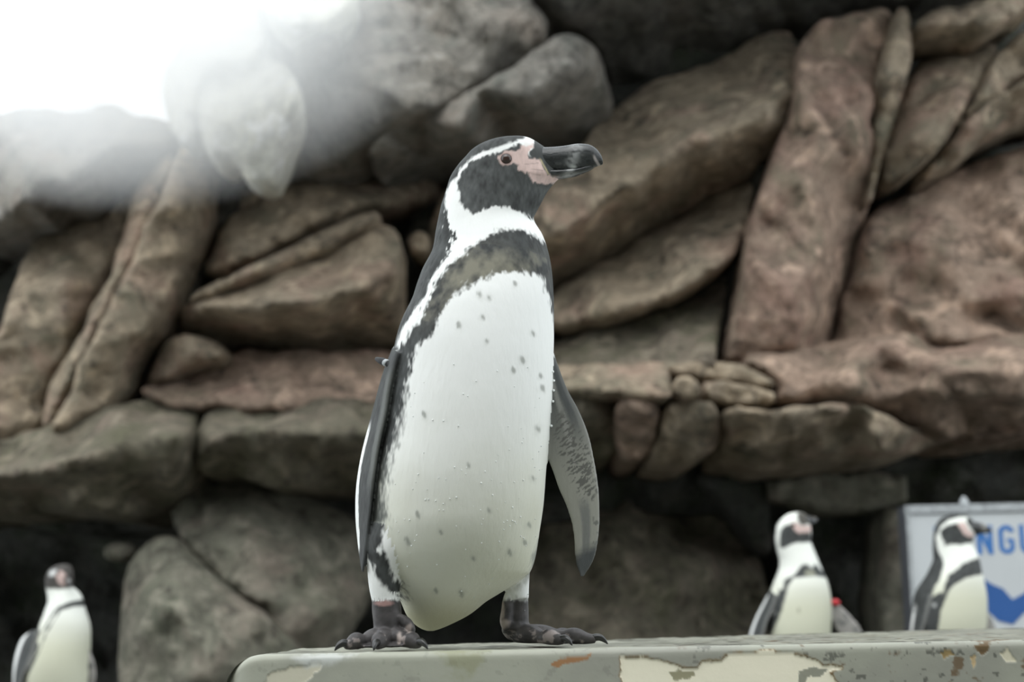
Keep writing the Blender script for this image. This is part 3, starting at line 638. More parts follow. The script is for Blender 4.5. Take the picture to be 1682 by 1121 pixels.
def fuse(parts, voxel, smooth=3):
    """union of closed pieces as one continuous skin; parts: (tag, V, F, st or None)"""
    V = []; F_ = []; off = 0; ids = []; sts = []
    for k, (tagname, v, f, st) in enumerate(parts):
        V.append(v); F_ += [[q+off for q in fc] for fc in f]; off += len(v)
        ids += [k]*len(v); sts.append(st if st is not None else np.zeros((len(v), 2)))
    V = np.concatenate(V); sts = np.concatenate(sts); ids = np.array(ids)
    me = bpy.data.meshes.new('tmp'); me.from_pydata(V.tolist(), [], F_)
    import bmesh
    bm = bmesh.new(); bm.from_mesh(me); bmesh.ops.recalc_face_normals(bm, faces=bm.faces); bm.to_mesh(me); bm.free()
    ob = bpy.data.objects.new('tmp', me); col.objects.link(ob)
    m = ob.modifiers.new('r', 'REMESH'); m.mode = 'VOXEL'; m.voxel_size = voxel; m.adaptivity = 0
    s = ob.modifiers.new('s', 'SMOOTH'); s.factor = 0.5; s.iterations = smooth
    dg = bpy.context.evaluated_depsgraph_get(); dg.update()
    ev = bpy.data.meshes.new_from_object(ob.evaluated_get(dg))
    bpy.data.objects.remove(ob); bpy.data.meshes.remove(me)
    n = len(ev.vertices); W = np.zeros(n*3); ev.vertices.foreach_get('co', W); W = W.reshape(-1, 3)
    nr = np.zeros(n*3); ev.vertex_normals.foreach_get('vector', nr); nr = nr.reshape(-1, 3)
    kd = kdtree.KDTree(len(V))
    for q, p in enumerate(V): kd.insert(p, q)
    kd.balance()
    idx = np.array([kd.find(p)[1] for p in W])
    names = np.array([p[0] for p in parts])
    return ev, W, nr, names[ids[idx]], sts[idx]
def body_object(ev, W, C, parent, mat=M_PLUM):
    o3 = np.array(parent['wpos'])
    a = ev.color_attributes.new('Col', 'FLOAT_COLOR', 'POINT')
    a.data.foreach_set('color', C.astype(np.float32).ravel())
    ev.vertices.foreach_set('co', (W-o3).ravel())
    ev.polygons.foreach_set('use_smooth', np.ones(len(ev.polygons), bool))
    ev.materials.clear(); ev.materials.append(mat); ev.name = 'body'
    ob = bpy.data.objects.new('body', ev); col.objects.link(ob); ob.parent = parent
    return ob
def over(C, m, c):
    m = np.clip(m, 0, 1)[:, None]
    return C*(1-m) + np.asarray(c)*m
WHITE = np.array([0.86, 0.87, 0.85]); SLATE = np.array([0.040, 0.043, 0.042]); DIRTY = np.array([0.66, 0.65, 0.48])
PINKSKIN = np.array([0.66, 0.50, 0.46]); FOOT = np.array([0.050, 0.046, 0.046])

class Pattern:
    """plumage mask built from outlines drawn on the bird seen from the front"""
    def __init__(s, W, nr, feather=1.0):
        s.u, s.v = project(W); s.W = W; s.nr = nr; s.f = feather
        s.fine = fbm(W[:, 0]*290, W[:, 1]*290, W[:, 2]*95, 3, 2)*feather
        s.wide = fbm(W[:, 0]*110, W[:, 1]*110, W[:, 2]*60, 13, 3)*feather
    def mask(s, poly, soft=1.4, fine=2.0, wide=2.0):
        d = sdf(s.u, s.v, poly) + s.fine*fine + s.wide*wide
        return sstep(soft, -soft, d)

# ---- the large penguin on the ledge
def main_penguin():
    Y0 = 2.05
    root = empty('penguin', (-0.06, Y0, 0.0))
    tag(root, 'large penguin standing on the ledge in front, white belly, head turned right', 'penguin', 'penguins')
    rows = [(226.5, 846, 862), (228, 826, 870), (232, 806, 878), (238, 790, 888), (243, 781, 895), (250, 772, 903), (258, 765, 909), (270, 754, 915), (280, 746.5, 919), (287, 742, 921),
            (292, 739.5, 920), (298, 737, 913), (305, 735, 907), (315, 732, 899), (325, 729, 893.5), (340, 724, 885.5), (350, 722, 880), (359, 720, 876.5), (366, 718.5, 878.5), (374, 717, 883),
            (385, 715, 890), (397, 713.5, 895), (411, 710.5, 899.5), (425, 704, 903), (443, 694.5, 906), (470, 684.5, 908.5), (492, 677.5, 909.5), (526, 661, 910), (550, 653, 910), (572, 648, 909.5),
            (600, 645, 908.5), (650, 638, 906), (720, 628, 901), (774, 618, 897), (827, 611, 893), (875, 607, 886), (913, 609, 880), (940, 619, 871), (955, 630, 852), (966, 640, 836), (977, 650, 818),
            (990, 659, 797), (1000, 663, 785), (1011, 668, 770), (1026, 681, 741), (1034, 693, 722), (1037, 702, 712)]
    hy = [(226.5, 0.006), (228, 0.014), (233, 0.023), (245, 0.031), (262, 0.035), (290, 0.038), (330, 0.042), (360, 0.046), (400, 0.058), (450, 0.076), (520, 0.094), (600, 0.104), (700, 0.1105), (780, 0.1125), (850, 0.109), (900, 0.101), (950, 0.083), (1000, 0.05), (1037, 0.012)]
    yc = [(226.5, Y0), (400, Y0), (600, Y0-0.005), (850, Y0-0.005), (1037, Y0+0.02)]
    parts = []
    v, f = loft_rows(rows, hy, yc, 330, 190, 0.95, front=(275, 50, 0.45)); parts.append(('body', v, f, None))
    # flippers
    P = lambda pts, Y: [at(x, y, Y) if not hasattr(Y, '__len__') else None for x, y in pts]
    lead = P([(896, 545), (913, 591), (932, 640), (951, 675), (967, 715), (976, 755), (983, 800), (985, 843), (983, 883), (975, 920), (958, 948)], 2.055)
    trail = P([(872, 560), (880, 640), (890, 710), (901, 758), (908, 776), (916, 800), (929, 830), (939, 862), (942.5, 889), (946, 926), (954, 948)], 2.045)
    v, f, st = blade(lead, trail, 0.017, 150, 60); parts.append(('flipper_near', v, f, st))
    lead = P([(656, 580), (641, 630), (633, 680), (622, 730), (613, 790), (607, 850), (601, 905), (596, 941)], 1.985)
    trail = [at(x, y, Y) for x, y, Y in [(650, 570, 2.07), (633, 612, 2.09), (618, 660, 2.11), (606, 703, 2.12), (594, 750, 2.12), (586, 800, 2.11), (584.5, 849, 2.09), (588, 892, 2.06), (594.5, 938, 2.0)]]
    v, f, st = blade(lead, trail, 0.016, 150, 60); parts.append(('flipper_far', v, f, st))
    # legs: feathered thigh, bare shank
    def leg(pts, Ya, name):
        q = [at(x, y, Y) for (x, y, r), Y in zip(pts, Ya)]
        v, f = tube(q, [r*2.03/F for _, _, r in pts], 28, 40); parts.append((name, v, f, None))
    leg([(650, 868, 38), (640, 905, 38), (632, 940, 28), (632, 965, 25), (634, 986, 22.5)], [2.0, 2.0, 2.0, 2.0, 2.0], 'thigh')
    leg([(634, 975, 22), (635, 1000, 23.5), (637, 1025, 23), (637, 1042, 23)], [2.0, 2.0, 2.0, 2.0], 'shank')
    leg([(838, 890, 36), (844, 925, 28), (848, 955, 22), (850, 975, 19), (851, 985, 18)], [2.06, 2.07, 2.08, 2.08, 2.08], 'thigh')
    leg([(851, 975, 16), (852, 1000, 16.5), (851, 1020, 18), (850, 1040, 20)], [2.085, 2.085, 2.085, 2.085], 'shank')
    leg([(842, 965, 7), (835, 985, 9), (833, 1005, 10), (832, 1022, 11), (836, 1036, 9)], [2.075]*5, 'shank')
    leg([(655, 1012, 5), (668, 1024, 9), (674, 1032, 8), (676, 1045, 5)], [1.99]*4, 'shank')
    a1 = at(637, 1040, 2.0); a2 = at(848, 1040, 2.085)
    p1, c1 = foot_parts((a1[0], 2.0, 0.02), [(-0.214, 1.962), (-0.172, 1.945), (-0.118, 1.955)], 0.0, 0.0095)
    p2, c2 = foot_parts((a2[0], 2.085, 0.02), [(0.060, 2.02), (0.104, 2.065), (0.085, 2.125)], 0.0, 0.0095)
    for v, f in p1+p2: parts.append(('shank', v, f, None))
    # short stiff tail behind
    v, f, st = blade([at(682, 960, 2.13), at(690, 1000, 2.17), np.array([-0.122, 2.205, 0.028])], [at(745, 960, 2.13), at(730, 1000, 2.17), np.array([-0.100, 2.205, 0.028])], 0.026, 30, 14); parts.append(('tail', v, f, st))
    ev, W, nr, part, st = fuse(parts, 0.00165, 3)
    # ---------------- plumage
    pt = Pattern(W, nr); u, v_ = pt.u, pt.v
    n = len(W); C = np.tile(WHITE, (n, 1)); R = np.ones(n)
    # soiled lower belly, deepened to imitate the dimmer light down there
    dirt_shade = sstep(540, 960, v_)*0.75 + 0.18*fbm(W[:, 0]*9, W[:, 1]*9, W[:, 2]*7, 71, 3)*sstep(560, 800, v_)
    C = over(C, np.clip(dirt_shade, 0, 0.9), (0.56, 0.56, 0.44))
    C = over(C, sstep(960, 1030, v_)*0.6, (0.44, 0.41, 0.22))
    grime = sstep(0.1, 0.9, fbm(W[:, 0]*14, W[:, 1]*14, W[:, 2]*10, 75, 4))*sstep(620, 760, v_)
    C = over(C, 0.10*grime, (0.5, 0.48, 0.36))
    # speckles
    sp = [(850,500),(910,520),(870,640),(725,690),(897,785),(1180,740),(1115,905),(1060,965),(1230,1005),(1237,1075),(1070,435)]
    sp = [(560+x/3.738, 350+y/3.738) for x, y in sp]
    sp3 = [(512,155),(1210,245),(785,470),(1180,545),(470,770),(910,745),(612,875),(410,935),(1155,830),(1130,940),(1035,1000),(815,1040)]
    sp += [(560+x/3.738, 640+y/3.738) for x, y in sp3] + [(530+625/3.364, 880+305/3.364), (530+765/3.364, 880+320/3.364)]
    for k, (x, y) in enumerate(sp):
        a = 1.0 if k % 3 else 1.25
        d = np.hypot((u-x-0.25*(v_-y))/(3.1*a), (v_-y)/(5.4*a)) + 0.45*pt.fine
        C = over(C, 0.62*sstep(1.35, 0.3, d), (0.13, 0.14, 0.12))
        d2 = np.hypot((u-x)/(7*a), (v_-y-1)/(8*a)) + 0.5*pt.wide
        C = over(C, 0.22*sstep(1.3, 0.2, d2), (0.40, 0.41, 0.36))
    dk = lambda s: SLATE*(1+0.55*s)[:, None] if hasattr(s, '__len__') else SLATE
    slate = SLATE*(1.15+0.55*np.clip(pt.wide+0.6*pt.fine, -1, 1.5))[:, None]
    # chest band running down into the flank
    band = [(667,561),(672,545),(683,537),(691,516),(702,494),(712,478),(718,462),(734,441),(758,420),(774,404),(801,390),(814,380),(841,376),(860,379),(881,391),(893,399),(925,410),
            (925,515),(908,512),(904,489),(895,482),(890,454),(881,449),(870,450),(854,444),(841,449),(814,448),(801,457),(779,465),(758,476),(745,486),(734,505),(723,521),(715,540),(702,556),(686,572),
            (678,585),(675,604),(672,623),(667,653),(659,688),(654,715),(643,742),(640,760),(636,790),(629,800),(632,815),(634,838),(631,867),(624,897),(618,907),(632,910),(640,929),(644,945),(660,962),(665,984),
            (655,982),(640,968),(628,960),(613,933),(601,908),(560,900),(560,572),(650,572)]
    sf = 4.5 + 7.5*sstep(600, 700, v_)
    mb = pt.mask(band, sf, 5.0 + 3*sstep(600, 700, v_), 4.5)
    sdb = -sdf(u, v_, [(667,561),(691,516),(712,478),(734,441),(774,404),(814,380),(860,379),(925,410),(925,300),(600,300),(600,560)])  # distance below upper edge (negative below)
    brown = np.exp(-((u-815)/60)**2-((v_-438)/22)**2)*0.9 + np.exp(-(((u-745)+(v_-470)*0.7)/32)**2-((v_-470)/45)**2)*0.55
    brown = np.clip(brown + 0.45*pt.wide*(brown > 0.1), 0, 1)
    bc = slate*(1-brown[:, None]) + np.array([0.20, 0.19, 0.145])*brown[:, None]
    grey = sstep(700, 820, v_)*sstep(650, 628, u)*0.75
    bc = bc*(1-grey[:, None]) + np.array([0.15, 0.16, 0.145])*grey[:, None]
    C = np.where(mb[:, None] > 0, C*(1-mb[:, None]) + bc*mb[:, None], C)
    darkc = np.exp(-((u-857)/12)**2-((v_-408)/25)**2)*mb
    C = over(C, 0.6*darkc, (0.022, 0.026, 0.027))
    # right margin and right thigh
    C = over(C, 0.8*pt.mask([(903,440),(930,440),(930,565),(911,565),(908,520)], 1.5, 1.5, 1), slate)
    C = over(C, 0.75*pt.mask([(884,885),(900,880),(880,930),(872,960),(862,962),(850,975),(846,968),(868,940)], 3, 3, 3), (0.2, 0.21, 0.19))
    # cap, nape and back
    back = [(880,205),(860,229),(846,231),(830,238),(813,244),(793,250),(774,261),(758,276),(751,288),(740,300),(734,317),(732,333),(733,356),(737,374),(743,392),(734,420),(718,441),(704,465),(699,486),(680,510),(667,529),(656,551),(650,572),(560,575),(560,205)]
    mott = np.exp(-((v_-385)/38)**2)
    d = sdf(u, v_, back) + pt.fine*(1.6+6*mott) + pt.wide*(1.5+5*mott)
    C = over(C, sstep(2.6, -2.6, d), slate)
    # face
    face = [(784,259),(805,253),(821,249),(842,241),(856,236),(866,250),(905,262),(940,300),(909,303),(935,330),(890,362),(876,361),(864,353),(846,344),(825,338.5),(807,340),(793,346),(778,352),(762,342),(754,323),(753,300),(757,285),(770,268)]
    C = over(C, pt.mask(face, 2.2, 3.2, 2.0), SLATE*(1.5+0.7*pt.wide+0.5*pt.fine)[:, None])
    C = over(C, pt.mask([(878,231),(893,232),(903,241),(915,262),(886,262),(868,256),(869,249),(876,243)], 1.2, 1, 1), SLATE*1.2)
    pink = [(858,238),(862,233),(874.7,235),(876,243),(868.5,251),(870.5,259.5),(887,261.5),(895,278),(901,287),(914,291),(932,288),(928,298),(908,302),(895,302),(876,300.5),(866.5,287),(858,280),(849,278),(853,271),(842,268),(832,272.5),(822,267),(818,259),(829,248),(846,248.5),(854,247)]
    pk = PINKSKIN*(1+0.12*pt.wide+0.10*pt.fine)[:, None]
    C = over(C, pt.mask(pink, 1.8, 2.6, 1.4), pk)
    C = over(C, 0.8*pt.mask([(850,229),(872,229),(874,238),(864,241),(856,237)], 2, 1, 1), WHITE*0.9)
    # yellowish rim at the beak base
    C = over(C, 0.6*sstep(2.2, 0.5, np.abs((u-890)-(v_-266)*0.55))*sstep(258, 264, v_)*sstep(290, 284, v_), (0.62, 0.53, 0.30))
    # eye ring shade
    C = over(C, 0.6*sstep(2.0, 0.4, np.abs(np.hypot(u-831.6, v_-260.5)-9.2)), (0.38, 0.26, 0.24))
    # folds in the pink skin
    for (x0, y0, x1, y1) in ((862,270,884,268),(868,284,888,288),(872,277,892,280)):
        t = np.clip(((u-x0)*(x1-x0)+(v_-y0)*(y1-y0))/((x1-x0)**2+(y1-y0)**2), 0, 1)
        C = over(C, 0.45*sstep(1.3, 0.2, np.hypot(u-x0-t*(x1-x0), v_-y0-t*(y1-y0))), (0.25, 0.17, 0.15))
    # side turned away: dark back, pale vent
    away = sstep(0.15, 0.45, nr[:, 1])*(part == 'body')*sstep(1000, 950, v_)
    C = over(C, away, slate)
    # flipper seen from below: grey with dark mottling
    m = part == 'flipper_near'; s, t = st[:, 0], st[:, 1]
    g = np.tile(np.array([0.25, 0.25, 0.215]), (n, 1))
    g = over(g, sstep(0.62, 0.25, s)*0.85, (0.065, 0.069, 0.068))
    vein = sstep(0.10, 0.03, np.abs(t-0.42-0.1*s))*sstep(0.75, 0.35, s)
    g = over(g, 0.6*vein, (0.27, 0.27, 0.245))
    g = over(g, 0.75*sstep(0.13, 0.05, np.abs(t-0.24))*sstep(0.5, 0.3, s)*sstep(0.03, 0.1, s), (0.045, 0.05, 0.05))
    sx, sy = W[:, 0]*0.8+W[:, 2]*0.6, W[:, 0]*0.6-W[:, 2]*0.8
    dash = fbm(sx*170, sy*520, W[:, 0]*0, 91, 2, 0.5)
    zone = np.exp(-((s-0.52)/0.17)**2-((t-0.42+0.5*(s-.5))/0.30)**2)
    g = over(g, sstep(0.18, 0.34, dash*0.8+zone*0.6-0.22)*sstep(0.15, 0.4, zone)*0.9, (0.085, 0.085, 0.075))
    dash2 = fbm(W[:, 0]*260, W[:, 1]*0, W[:, 2]*160, 93, 2, 0.5)
    g = over(g, 0.8*sstep(0.45, 0.6, dash2)*sstep(0.32, 0.2, t)*sstep(0.55, 0.65, s)*sstep(0.95, 0.88, s), (0.1, 0.1, 0.09))
    g = over(g, 0.75*sstep(0.20, 0.10, np.abs(t-0.52-0.25*(s-.8)))*sstep(0.66, 0.74, s), (0.12, 0.125, 0.12))
    g = over(g, sstep(0.88, 0.94, s+0.05*(1-t)), (0.06, 0.065, 0.065))
    g = over(g, 0.55*sstep(0.08, 0.02, t)*sstep(.3, .5, s), (0.30, 0.30, 0.28))
    g = over(g, 0.9*sstep(0.05, 0.02, s)*(W[:, 1] < 2.05), WHITE)
    g = np.where((nr[:, 1] > 0.3)[:, None], slate, g)
    g = over(g, sstep(0.115, 0.095, s)*(t < 0.6), WHITE*0.9)
    C = np.where(m[:, None], g, C)
    # flipper on the other side: dark outside, white trailing margin
    m = part == 'flipper_far'
    g = SLATE*(0.95+0.4*pt.wide+0.3*pt.fine)[:, None]
    g = over(g, 0.55*sstep(0.16, 0.06, t)*sstep(0.05, 0.15, s)*sstep(0.72, 0.5, s), (0.20, 0.21, 0.195))  # leading edge highlight painted as a paler line
    wt = sstep(0.50, 0.60, t + 0.06*pt.wide - 0.06*sstep(0.35, 0.6, s))*sstep(0.30, 0.36, s)*sstep(0.90, 0.84, s)
    g = over(g, wt, WHITE)
    C = np.where(m[:, None], g, C)
    # thighs
    m = part == 'thigh'
    g = np.tile(WHITE*0.97, (n, 1))
    g = over(g, pt.mask(band, 4.0, 5.0, 2.0), slate)
    tb = sstep(972, 946, v_ + 9*pt.fine + 0.35*(u-850))*(u > 660)
    g = g*(1-tb[:, None]) + C*tb[:, None]
    g = over(g, 0.4*sstep(0.2, 0.7, pt.fine)*(u > 660)*sstep(965, 985, v_), (0.12, 0.11, 0.1))
    C = np.where(m[:, None], g, C)
    # bare shanks and feet
    m = part == 'shank'
    g = FOOT*(1.25+0.6*fbm(W[:, 0]*90, W[:, 1]*90, W[:, 2]*90, 81, 3))[:, None]
    scab = sstep(0.42, 0.62, fbm(W[:, 0]*70+3, W[:, 1]*70, W[:, 2]*70, 83, 4, 0.6))
    g = over(g, 0.55*scab*sstep(1030, 1040, v_), (0.42, 0.36, 0.34))
    for (cx, cy, ax, ay) in ((822,1005,6,26),(826,1025,10,9),(672,1030,8,9),(657,1048,5,9)):
        g = over(g, 0.8*sstep(1.3, 0.5, np.hypot((u-cx)/ax, (v_-cy)/ay)+0.5*pt.wide), (0.52, 0.44, 0.40))
    g = over(g, 0.8*sstep(1.2, 0.6, np.hypot((u-630)/16, (v_-991)/5)+0.3*pt.wide), (0.40, 0.24, 0.22))
    g = over(g, sstep(990, 982, v_+3*pt.fine), WHITE*0.93)
    C = np.where(m[:, None], g, C); R = np.where(m, 0.75, R)
    C = np.where((part == 'tail')[:, None], slate, C)
    body = body_object(ev, W, np.clip(np.c_[C, R], 0, 1), root)
    # ---------------- beak: two mandibles
    def mandible(name, colsx, Yb, hyb, nose):
        cs = np.asarray(colsx, float); xx = np.linspace(cs[0, 0], cs[-1, 0], 90)
        q = spline(cs, 90); xx, tp, bt = q[:, 0], q[:, 1], q[:, 2]
        A, B = at(xx, tp, Yb), at(xx, bt, Yb); c, h = (A+B)/2, (A-B)/2
        hh = np.interp(xx, *hyb); th = np.linspace(0, 2*np.pi, 40, endpoint=False)
        V = c[:, None]+h[:, None]*np.sin(th)[None, :, None]
        rr = np.abs(np.cos(th))**0.8*np.sign(np.cos(th))
        V[..., 1] += hh[:, None]*rr[None, :]
        V = V.reshape(-1, 3); k = 40
        F_ = [[a*k+b_, a*k+(b_+1) % k, (a+1)*k+(b_+1) % k, (a+1)*k+b_] for a in range(89) for b_ in range(k)]
        F_.append(list(range(k))[::-1]); F_.append([89*k+b_ for b_ in range(k)])
        uu, vv = project(V)
        nz = fbm(V[:, 0]*120, V[:, 1]*200, V[:, 2]*260, 95, 4); st_ = fbm(V[:, 0]*60, V[:, 1]*60, V[:, 2]*420, 96, 3)
        Cc = np.tile(np.array([0.022, 0.024, 0.024]), (len(V), 1))*(1.2+0.5*nz)[:, None]
        bar = np.exp(-((uu-941-(262-vv)*0.25)/9)**2)
        Cc = over(Cc, np.clip(bar*(0.45+0.6*nz), 0, 0.6), (0.42, 0.43, 0.42))
        Cc = over(Cc, np.clip(0.4*sstep(0.35, 0.7, st_)*sstep(900, 915, uu), 0, 1), (0.16, 0.165, 0.16))
        if nose:
            Cc = over(Cc, 0.85*sstep(5, 1, np.hypot((uu-942)/1.6, (vv-275)/1.2)), (0.60, 0.62, 0.60))  # small highlight painted on the beak as a pale spot
            Cc = over(Cc, 0.8*sstep(4, 1, np.abs((uu-978)-(vv-262)*0.6))*sstep(252, 258, vv)*sstep(972, 977, uu), (0.40, 0.36, 0.34))
        else: Cc = over(Cc, 0.7*sstep(925, 905, uu)*sstep(287, 291, vv), PINKSKIN*0.9)
        o = mesh_obj(name, V, F_, M_BEAK, root, origin=c.mean(0), colors=np.clip(np.c_[Cc, 0.9+0.4*nz], 0, 1))
        bm_fix(o)
    mandible('upper_mandible', [(872, 246, 284), (885, 243.5, 285), (900, 243, 286), (915, 242, 286), (930, 240, 285), (946, 237.2, 284), (958, 237, 281), (967, 238.2, 278.5), (976, 242.5, 275), (983, 249, 272.5), (988, 257, 271), (990, 264, 270)], Y0-0.002, ([872, 900, 940, 975, 990], [0.019, 0.0165, 0.013, 0.0095, 0.003]), True)
    mandible('lower_mandible', [(885, 278, 298), (900, 279, 297), (915, 280, 294.5), (930, 279.5, 291.5), (946, 278, 288.8), (958, 275, 284.5), (968, 272, 280.5), (975, 270, 276.5)], Y0-0.002, ([885, 910, 945, 975], [0.0165, 0.0145, 0.0118, 0.005]), False)
    # ---------------- eyes: laid on the head surface
    bvh = BVHTree.FromPolygons([tuple(p) for p in W], [tuple(p.vertices) for p in ev.polygons])
    def sphere(c, r, sy=1.0, a=14, b_=20):
        V = []; 
        for i in range(a+1):
            for j in range(b_):
                t, w = math.pi*i/a, 2*math.pi*j/b_
                V.append((c[0]+r*math.sin(t)*math.cos(w), c[1]+r*sy*math.sin(t)*math.sin(w), c[2]+r*math.cos(t)))
        F_ = [[i*b_+j, i*b_+(j+1) % b_, (i+1)*b_+(j+1) % b_, (i+1)*b_+j] for i in range(a) for j in range(b_)]
        return np.array(V), F_
    def hit(x, y):
        d = Vector(at(x, y, 2.0)-CA).normalized(); h = bvh.ray_cast(CAM, d)
        return (np.array(h[0]), np.array(h[1])) if h[0] is not None else (None, None)
    p, nn = hit(831.6, 260.5)
    e = sphere(p - nn*0.003, 0.0080); eo = mesh_obj('eye', *e, M_EYE, root, origin=p); bm_fix(eo)
    p2 = p.copy(); p2[1] = 2*Y0 - p[1]
    e = sphere(p2 + nn*np.array([0, 0.003, 0]), 0.0080); eo = mesh_obj('eye', *e, M_EYE, root, origin=p2); bm_fix(eo)
    for (v, f) in c1+c2:
        bm_fix(mesh_obj('claw', v, f, M_CLAW, root, origin=v.mean(0)))
    # ---------------- flipper tag
    A = at(619, 590, 2.03); B = at(652, 604, 2.0)
    v1, f1 = tube([A, A*0.75+B*0.25, A*0.3+B*0.7, B], [0.0035, 0.006, 0.005, 0.004], 14, 16, 0.8)
    t = mesh_obj('flipper_tag', v1, f1, M_BLACK, root, origin=v1.mean(0)); t['label'] = 'black plastic flipper tag'; t['wpos'] = [float(q) for q in v1.mean(0)]; bm_fix(t)
    v2, f2 = tube([A*0.55+B*0.45+[0, -.001, 0], A*0.42+B*0.58+[0, -.001, 0]], [0.0062, 0.0058], 14, 4, 0.8)
    bm_fix(mesh_obj('tag_rivet', v2, f2, M_RIM, t, origin=v2.mean(0)))
    # ---------------- water beads on the belly
    V = []; F_ = []; off = 0
    rr = random.Random(5); k = 0
    pts = [(907, 611), (909, 626), (909, 642), (908, 660), (905, 700)]
    while len(pts) < 120:
        y = rr.triangular(590, 1010, 860); x = rr.uniform(640, 900)
        pts.append((x, y))
    for x, y in pts:
        p, nn = hit(x, y)
        if p is None or sdf(np.array([x]), np.array([y]), band)[0] < 6: continue
        r = rr.uniform(0.0005, 0.0010) if len(V) > 4 else 0.0018
        v, f = sphere(p + nn*r*0.5, r, 1, 5, 8); V.append(v); F_ += [[q+off for q in fc] for fc in f]; off += len(v)
    o = mesh_obj('water_beads', np.concatenate(V), F_, M_DROP, root, origin=root['wpos']); o['kind'] = 'stuff'
    return root
main_penguin()

# ---- the smaller penguins behind the ledge
def back_penguin(label, Yd, conv, rows, hy, fl, legs, paint, beak, eye=None, band=None):
    x0, y0, sc = conv
    c = lambda q: (x0+q[0]/sc, y0+q[1]/sc)
    R_ = [(y0+r[0]/sc, x0+r[1]/sc, x0+r[2]/sc) for r in rows]
    Hy = [(y0+h[0]/sc, h[1]) for h in hy]
    mid = at((R_[-1][1]+R_[-1][2])/2, R_[-1][0], Yd); gz = ground_z(mid[0]) + 0.012
    root = empty('penguin', (mid[0], Yd, gz)); tag(root, label, 'penguin', 'penguins')
    parts = []
    v, f = loft_rows(R_, Hy, [(R_[0][0], Yd), (R_[-1][0], Yd)], 110, 64, 0.95); parts.append(('body', v, f, None))
    for k, (name, L, T, dl, dt) in enumerate(fl):
        v, f, st = blade([at(*c(q), Yd+dl) for q in L], [at(*c(q), Yd+dt) for q in T], 0.020, 50, 16); parts.append((name, v, f, st))
    claws = []
    for (lx, dy, ang) in legs:
        top = at(*c((lx, rows[-1][0]-90)), Yd+dy)
        an = np.array([top[0], Yd+dy, gz+0.02])
        v, f = tube([top, top*0.4+an*0.6, an], [0.03, 0.02, 0.017], 14, 12); parts.append(('shank', v, f, None))
        tips = [(an[0]+0.10*math.cos(math.radians(ang+q)), an[1]+0.10*math.sin(math.radians(ang+q))) for q in (-28, 0, 28)]
        p, cl = foot_parts(an, tips, gz, 0.010); claws += cl
        for v, f in p: parts.append(('shank', v, f, None))
    tl = [at(*c((np.mean(rows[-1][1:])-20, rows[-1][0]-130)), Yd+0.07), np.array([mid[0]-0.02, Yd+0.16, gz+0.03])]
    tr = [at(*c((np.mean(rows[-1][1:])+40, rows[-1][0]-130)), Yd+0.07), np.array([mid[0]+0.03, Yd+0.16, gz+0.03])]
    v, f, st = blade(tl, tr, 0.03, 16, 8); parts.append(('tail', v, f, st))
    ev, W, nr, part, st = fuse(parts, 0.0038, 2)
    pt = Pattern(W, nr, 1.0); n = len(W)
    pt.u, pt.v = (pt.u-x0)*sc, (pt.v-y0)*sc
    C = np.tile(WHITE*np.array([0.86, 0.865, 0.82]), (n, 1))
    slate = SLATE*(1.1+0.4*np.clip(pt.wide, -1, 1))[:, None]
    vb = pt.v/ rows[-1][0]
    C = over(C, 0.75*sstep(0.36, 0.62, vb), (0.52, 0.52, 0.37))
    for poly, colr, soft in paint:
        C = over(C, pt.mask(poly, soft, 3, 4), slate if colr is None else colr)
    C = over(C, sstep(0.15, 0.5, nr[:, 1])*(part == 'body'), slate)
    s, t = st[:, 0], st[:, 1]
    m = part == 'flipper_dark'; g = over(slate, sstep(0.62, 0.74, t)*sstep(0.03, 0.1, s)*sstep(0.95, 0.85, s), WHITE*0.9)
    g = over(g, 0.8*sstep(0.12, 0.04, t), (0.2, 0.2, 0.19)); C = np.where(m[:, None], g, C)
    m = part == 'flipper_grey'; g = np.tile(np.array([0.26, 0.25, 0.23]), (n, 1))
    g = over(g, sstep(0.1, 0.5, fbm(W[:, 0]*40, W[:, 1]*40, W[:, 2]*40, 31, 3)), (0.12, 0.12, 0.115)); g = over(g, 0.7*sstep(0.14, 0.05, t), (0.5, 0.47, 0.44)); C = np.where(m[:, None], g, C)
    m = part == 'shank'; C = np.where(m[:, None], np.where((W[:, 2] > gz+0.10)[:, None], C, FOOT*1.3), C)
    C = np.where((part == 'tail')[:, None], slate, C)
    body_object(ev, W, np.clip(np.c_[C, np.ones(n)], 0, 1), root)
    # beak
    bp = [at(*c(q[:2]), Yd+q[2]) for q in beak]; v, f = tube(bp, [q[3]/sc*Yd/F for q in beak], 20, 24, 1.0)
    Cc = np.tile([0.03, 0.031, 0.031, 0.8], (len(v), 1)); h = np.repeat(np.linspace(0, 1, 24), 20)
    Cc[:, :3] = over(Cc[:, :3], 0.35*np.exp(-((h-0.62)/0.1)**2), (0.4, 0.38, 0.34))
    bm_fix(mesh_obj('beak', v, f, M_BEAK, root, origin=v.mean(0), colors=Cc))
    bvh = BVHTree.FromPolygons([tuple(p) for p in W], [tuple(p.vertices) for p in ev.polygons])
    for q in eye or []:
        d = Vector(at(*c(q), Yd)-CA).normalized(); h = bvh.ray_cast(CAM, d)
        if h[0] is None: continue
        p = np.array(h[0]); v, f = tube([p+[0, 0, .005], p+[0, 0, .0035], p, p-[0, 0, .0035], p-[0, 0, .005]], [0.001, 0.004, 0.0055, 0.004, 0.001], 12)
        bm_fix(mesh_obj('eye', v, f, M_EYE, root, origin=p))
    for v, f in claws: bm_fix(mesh_obj('claw', v, f, M_CLAW, root, origin=v.mean(0)))
    if band:
        p = [at(*c(q), Yd) for q in band]; v, f = tube(p, [0.010, 0.011, 0.008], 14, 10, 1.0)
        o = mesh_obj('flipper_band', v, f, M_RED, root, origin=v.mean(0)); o['label'] = 'red flipper band'; bm_fix(o)
    return root

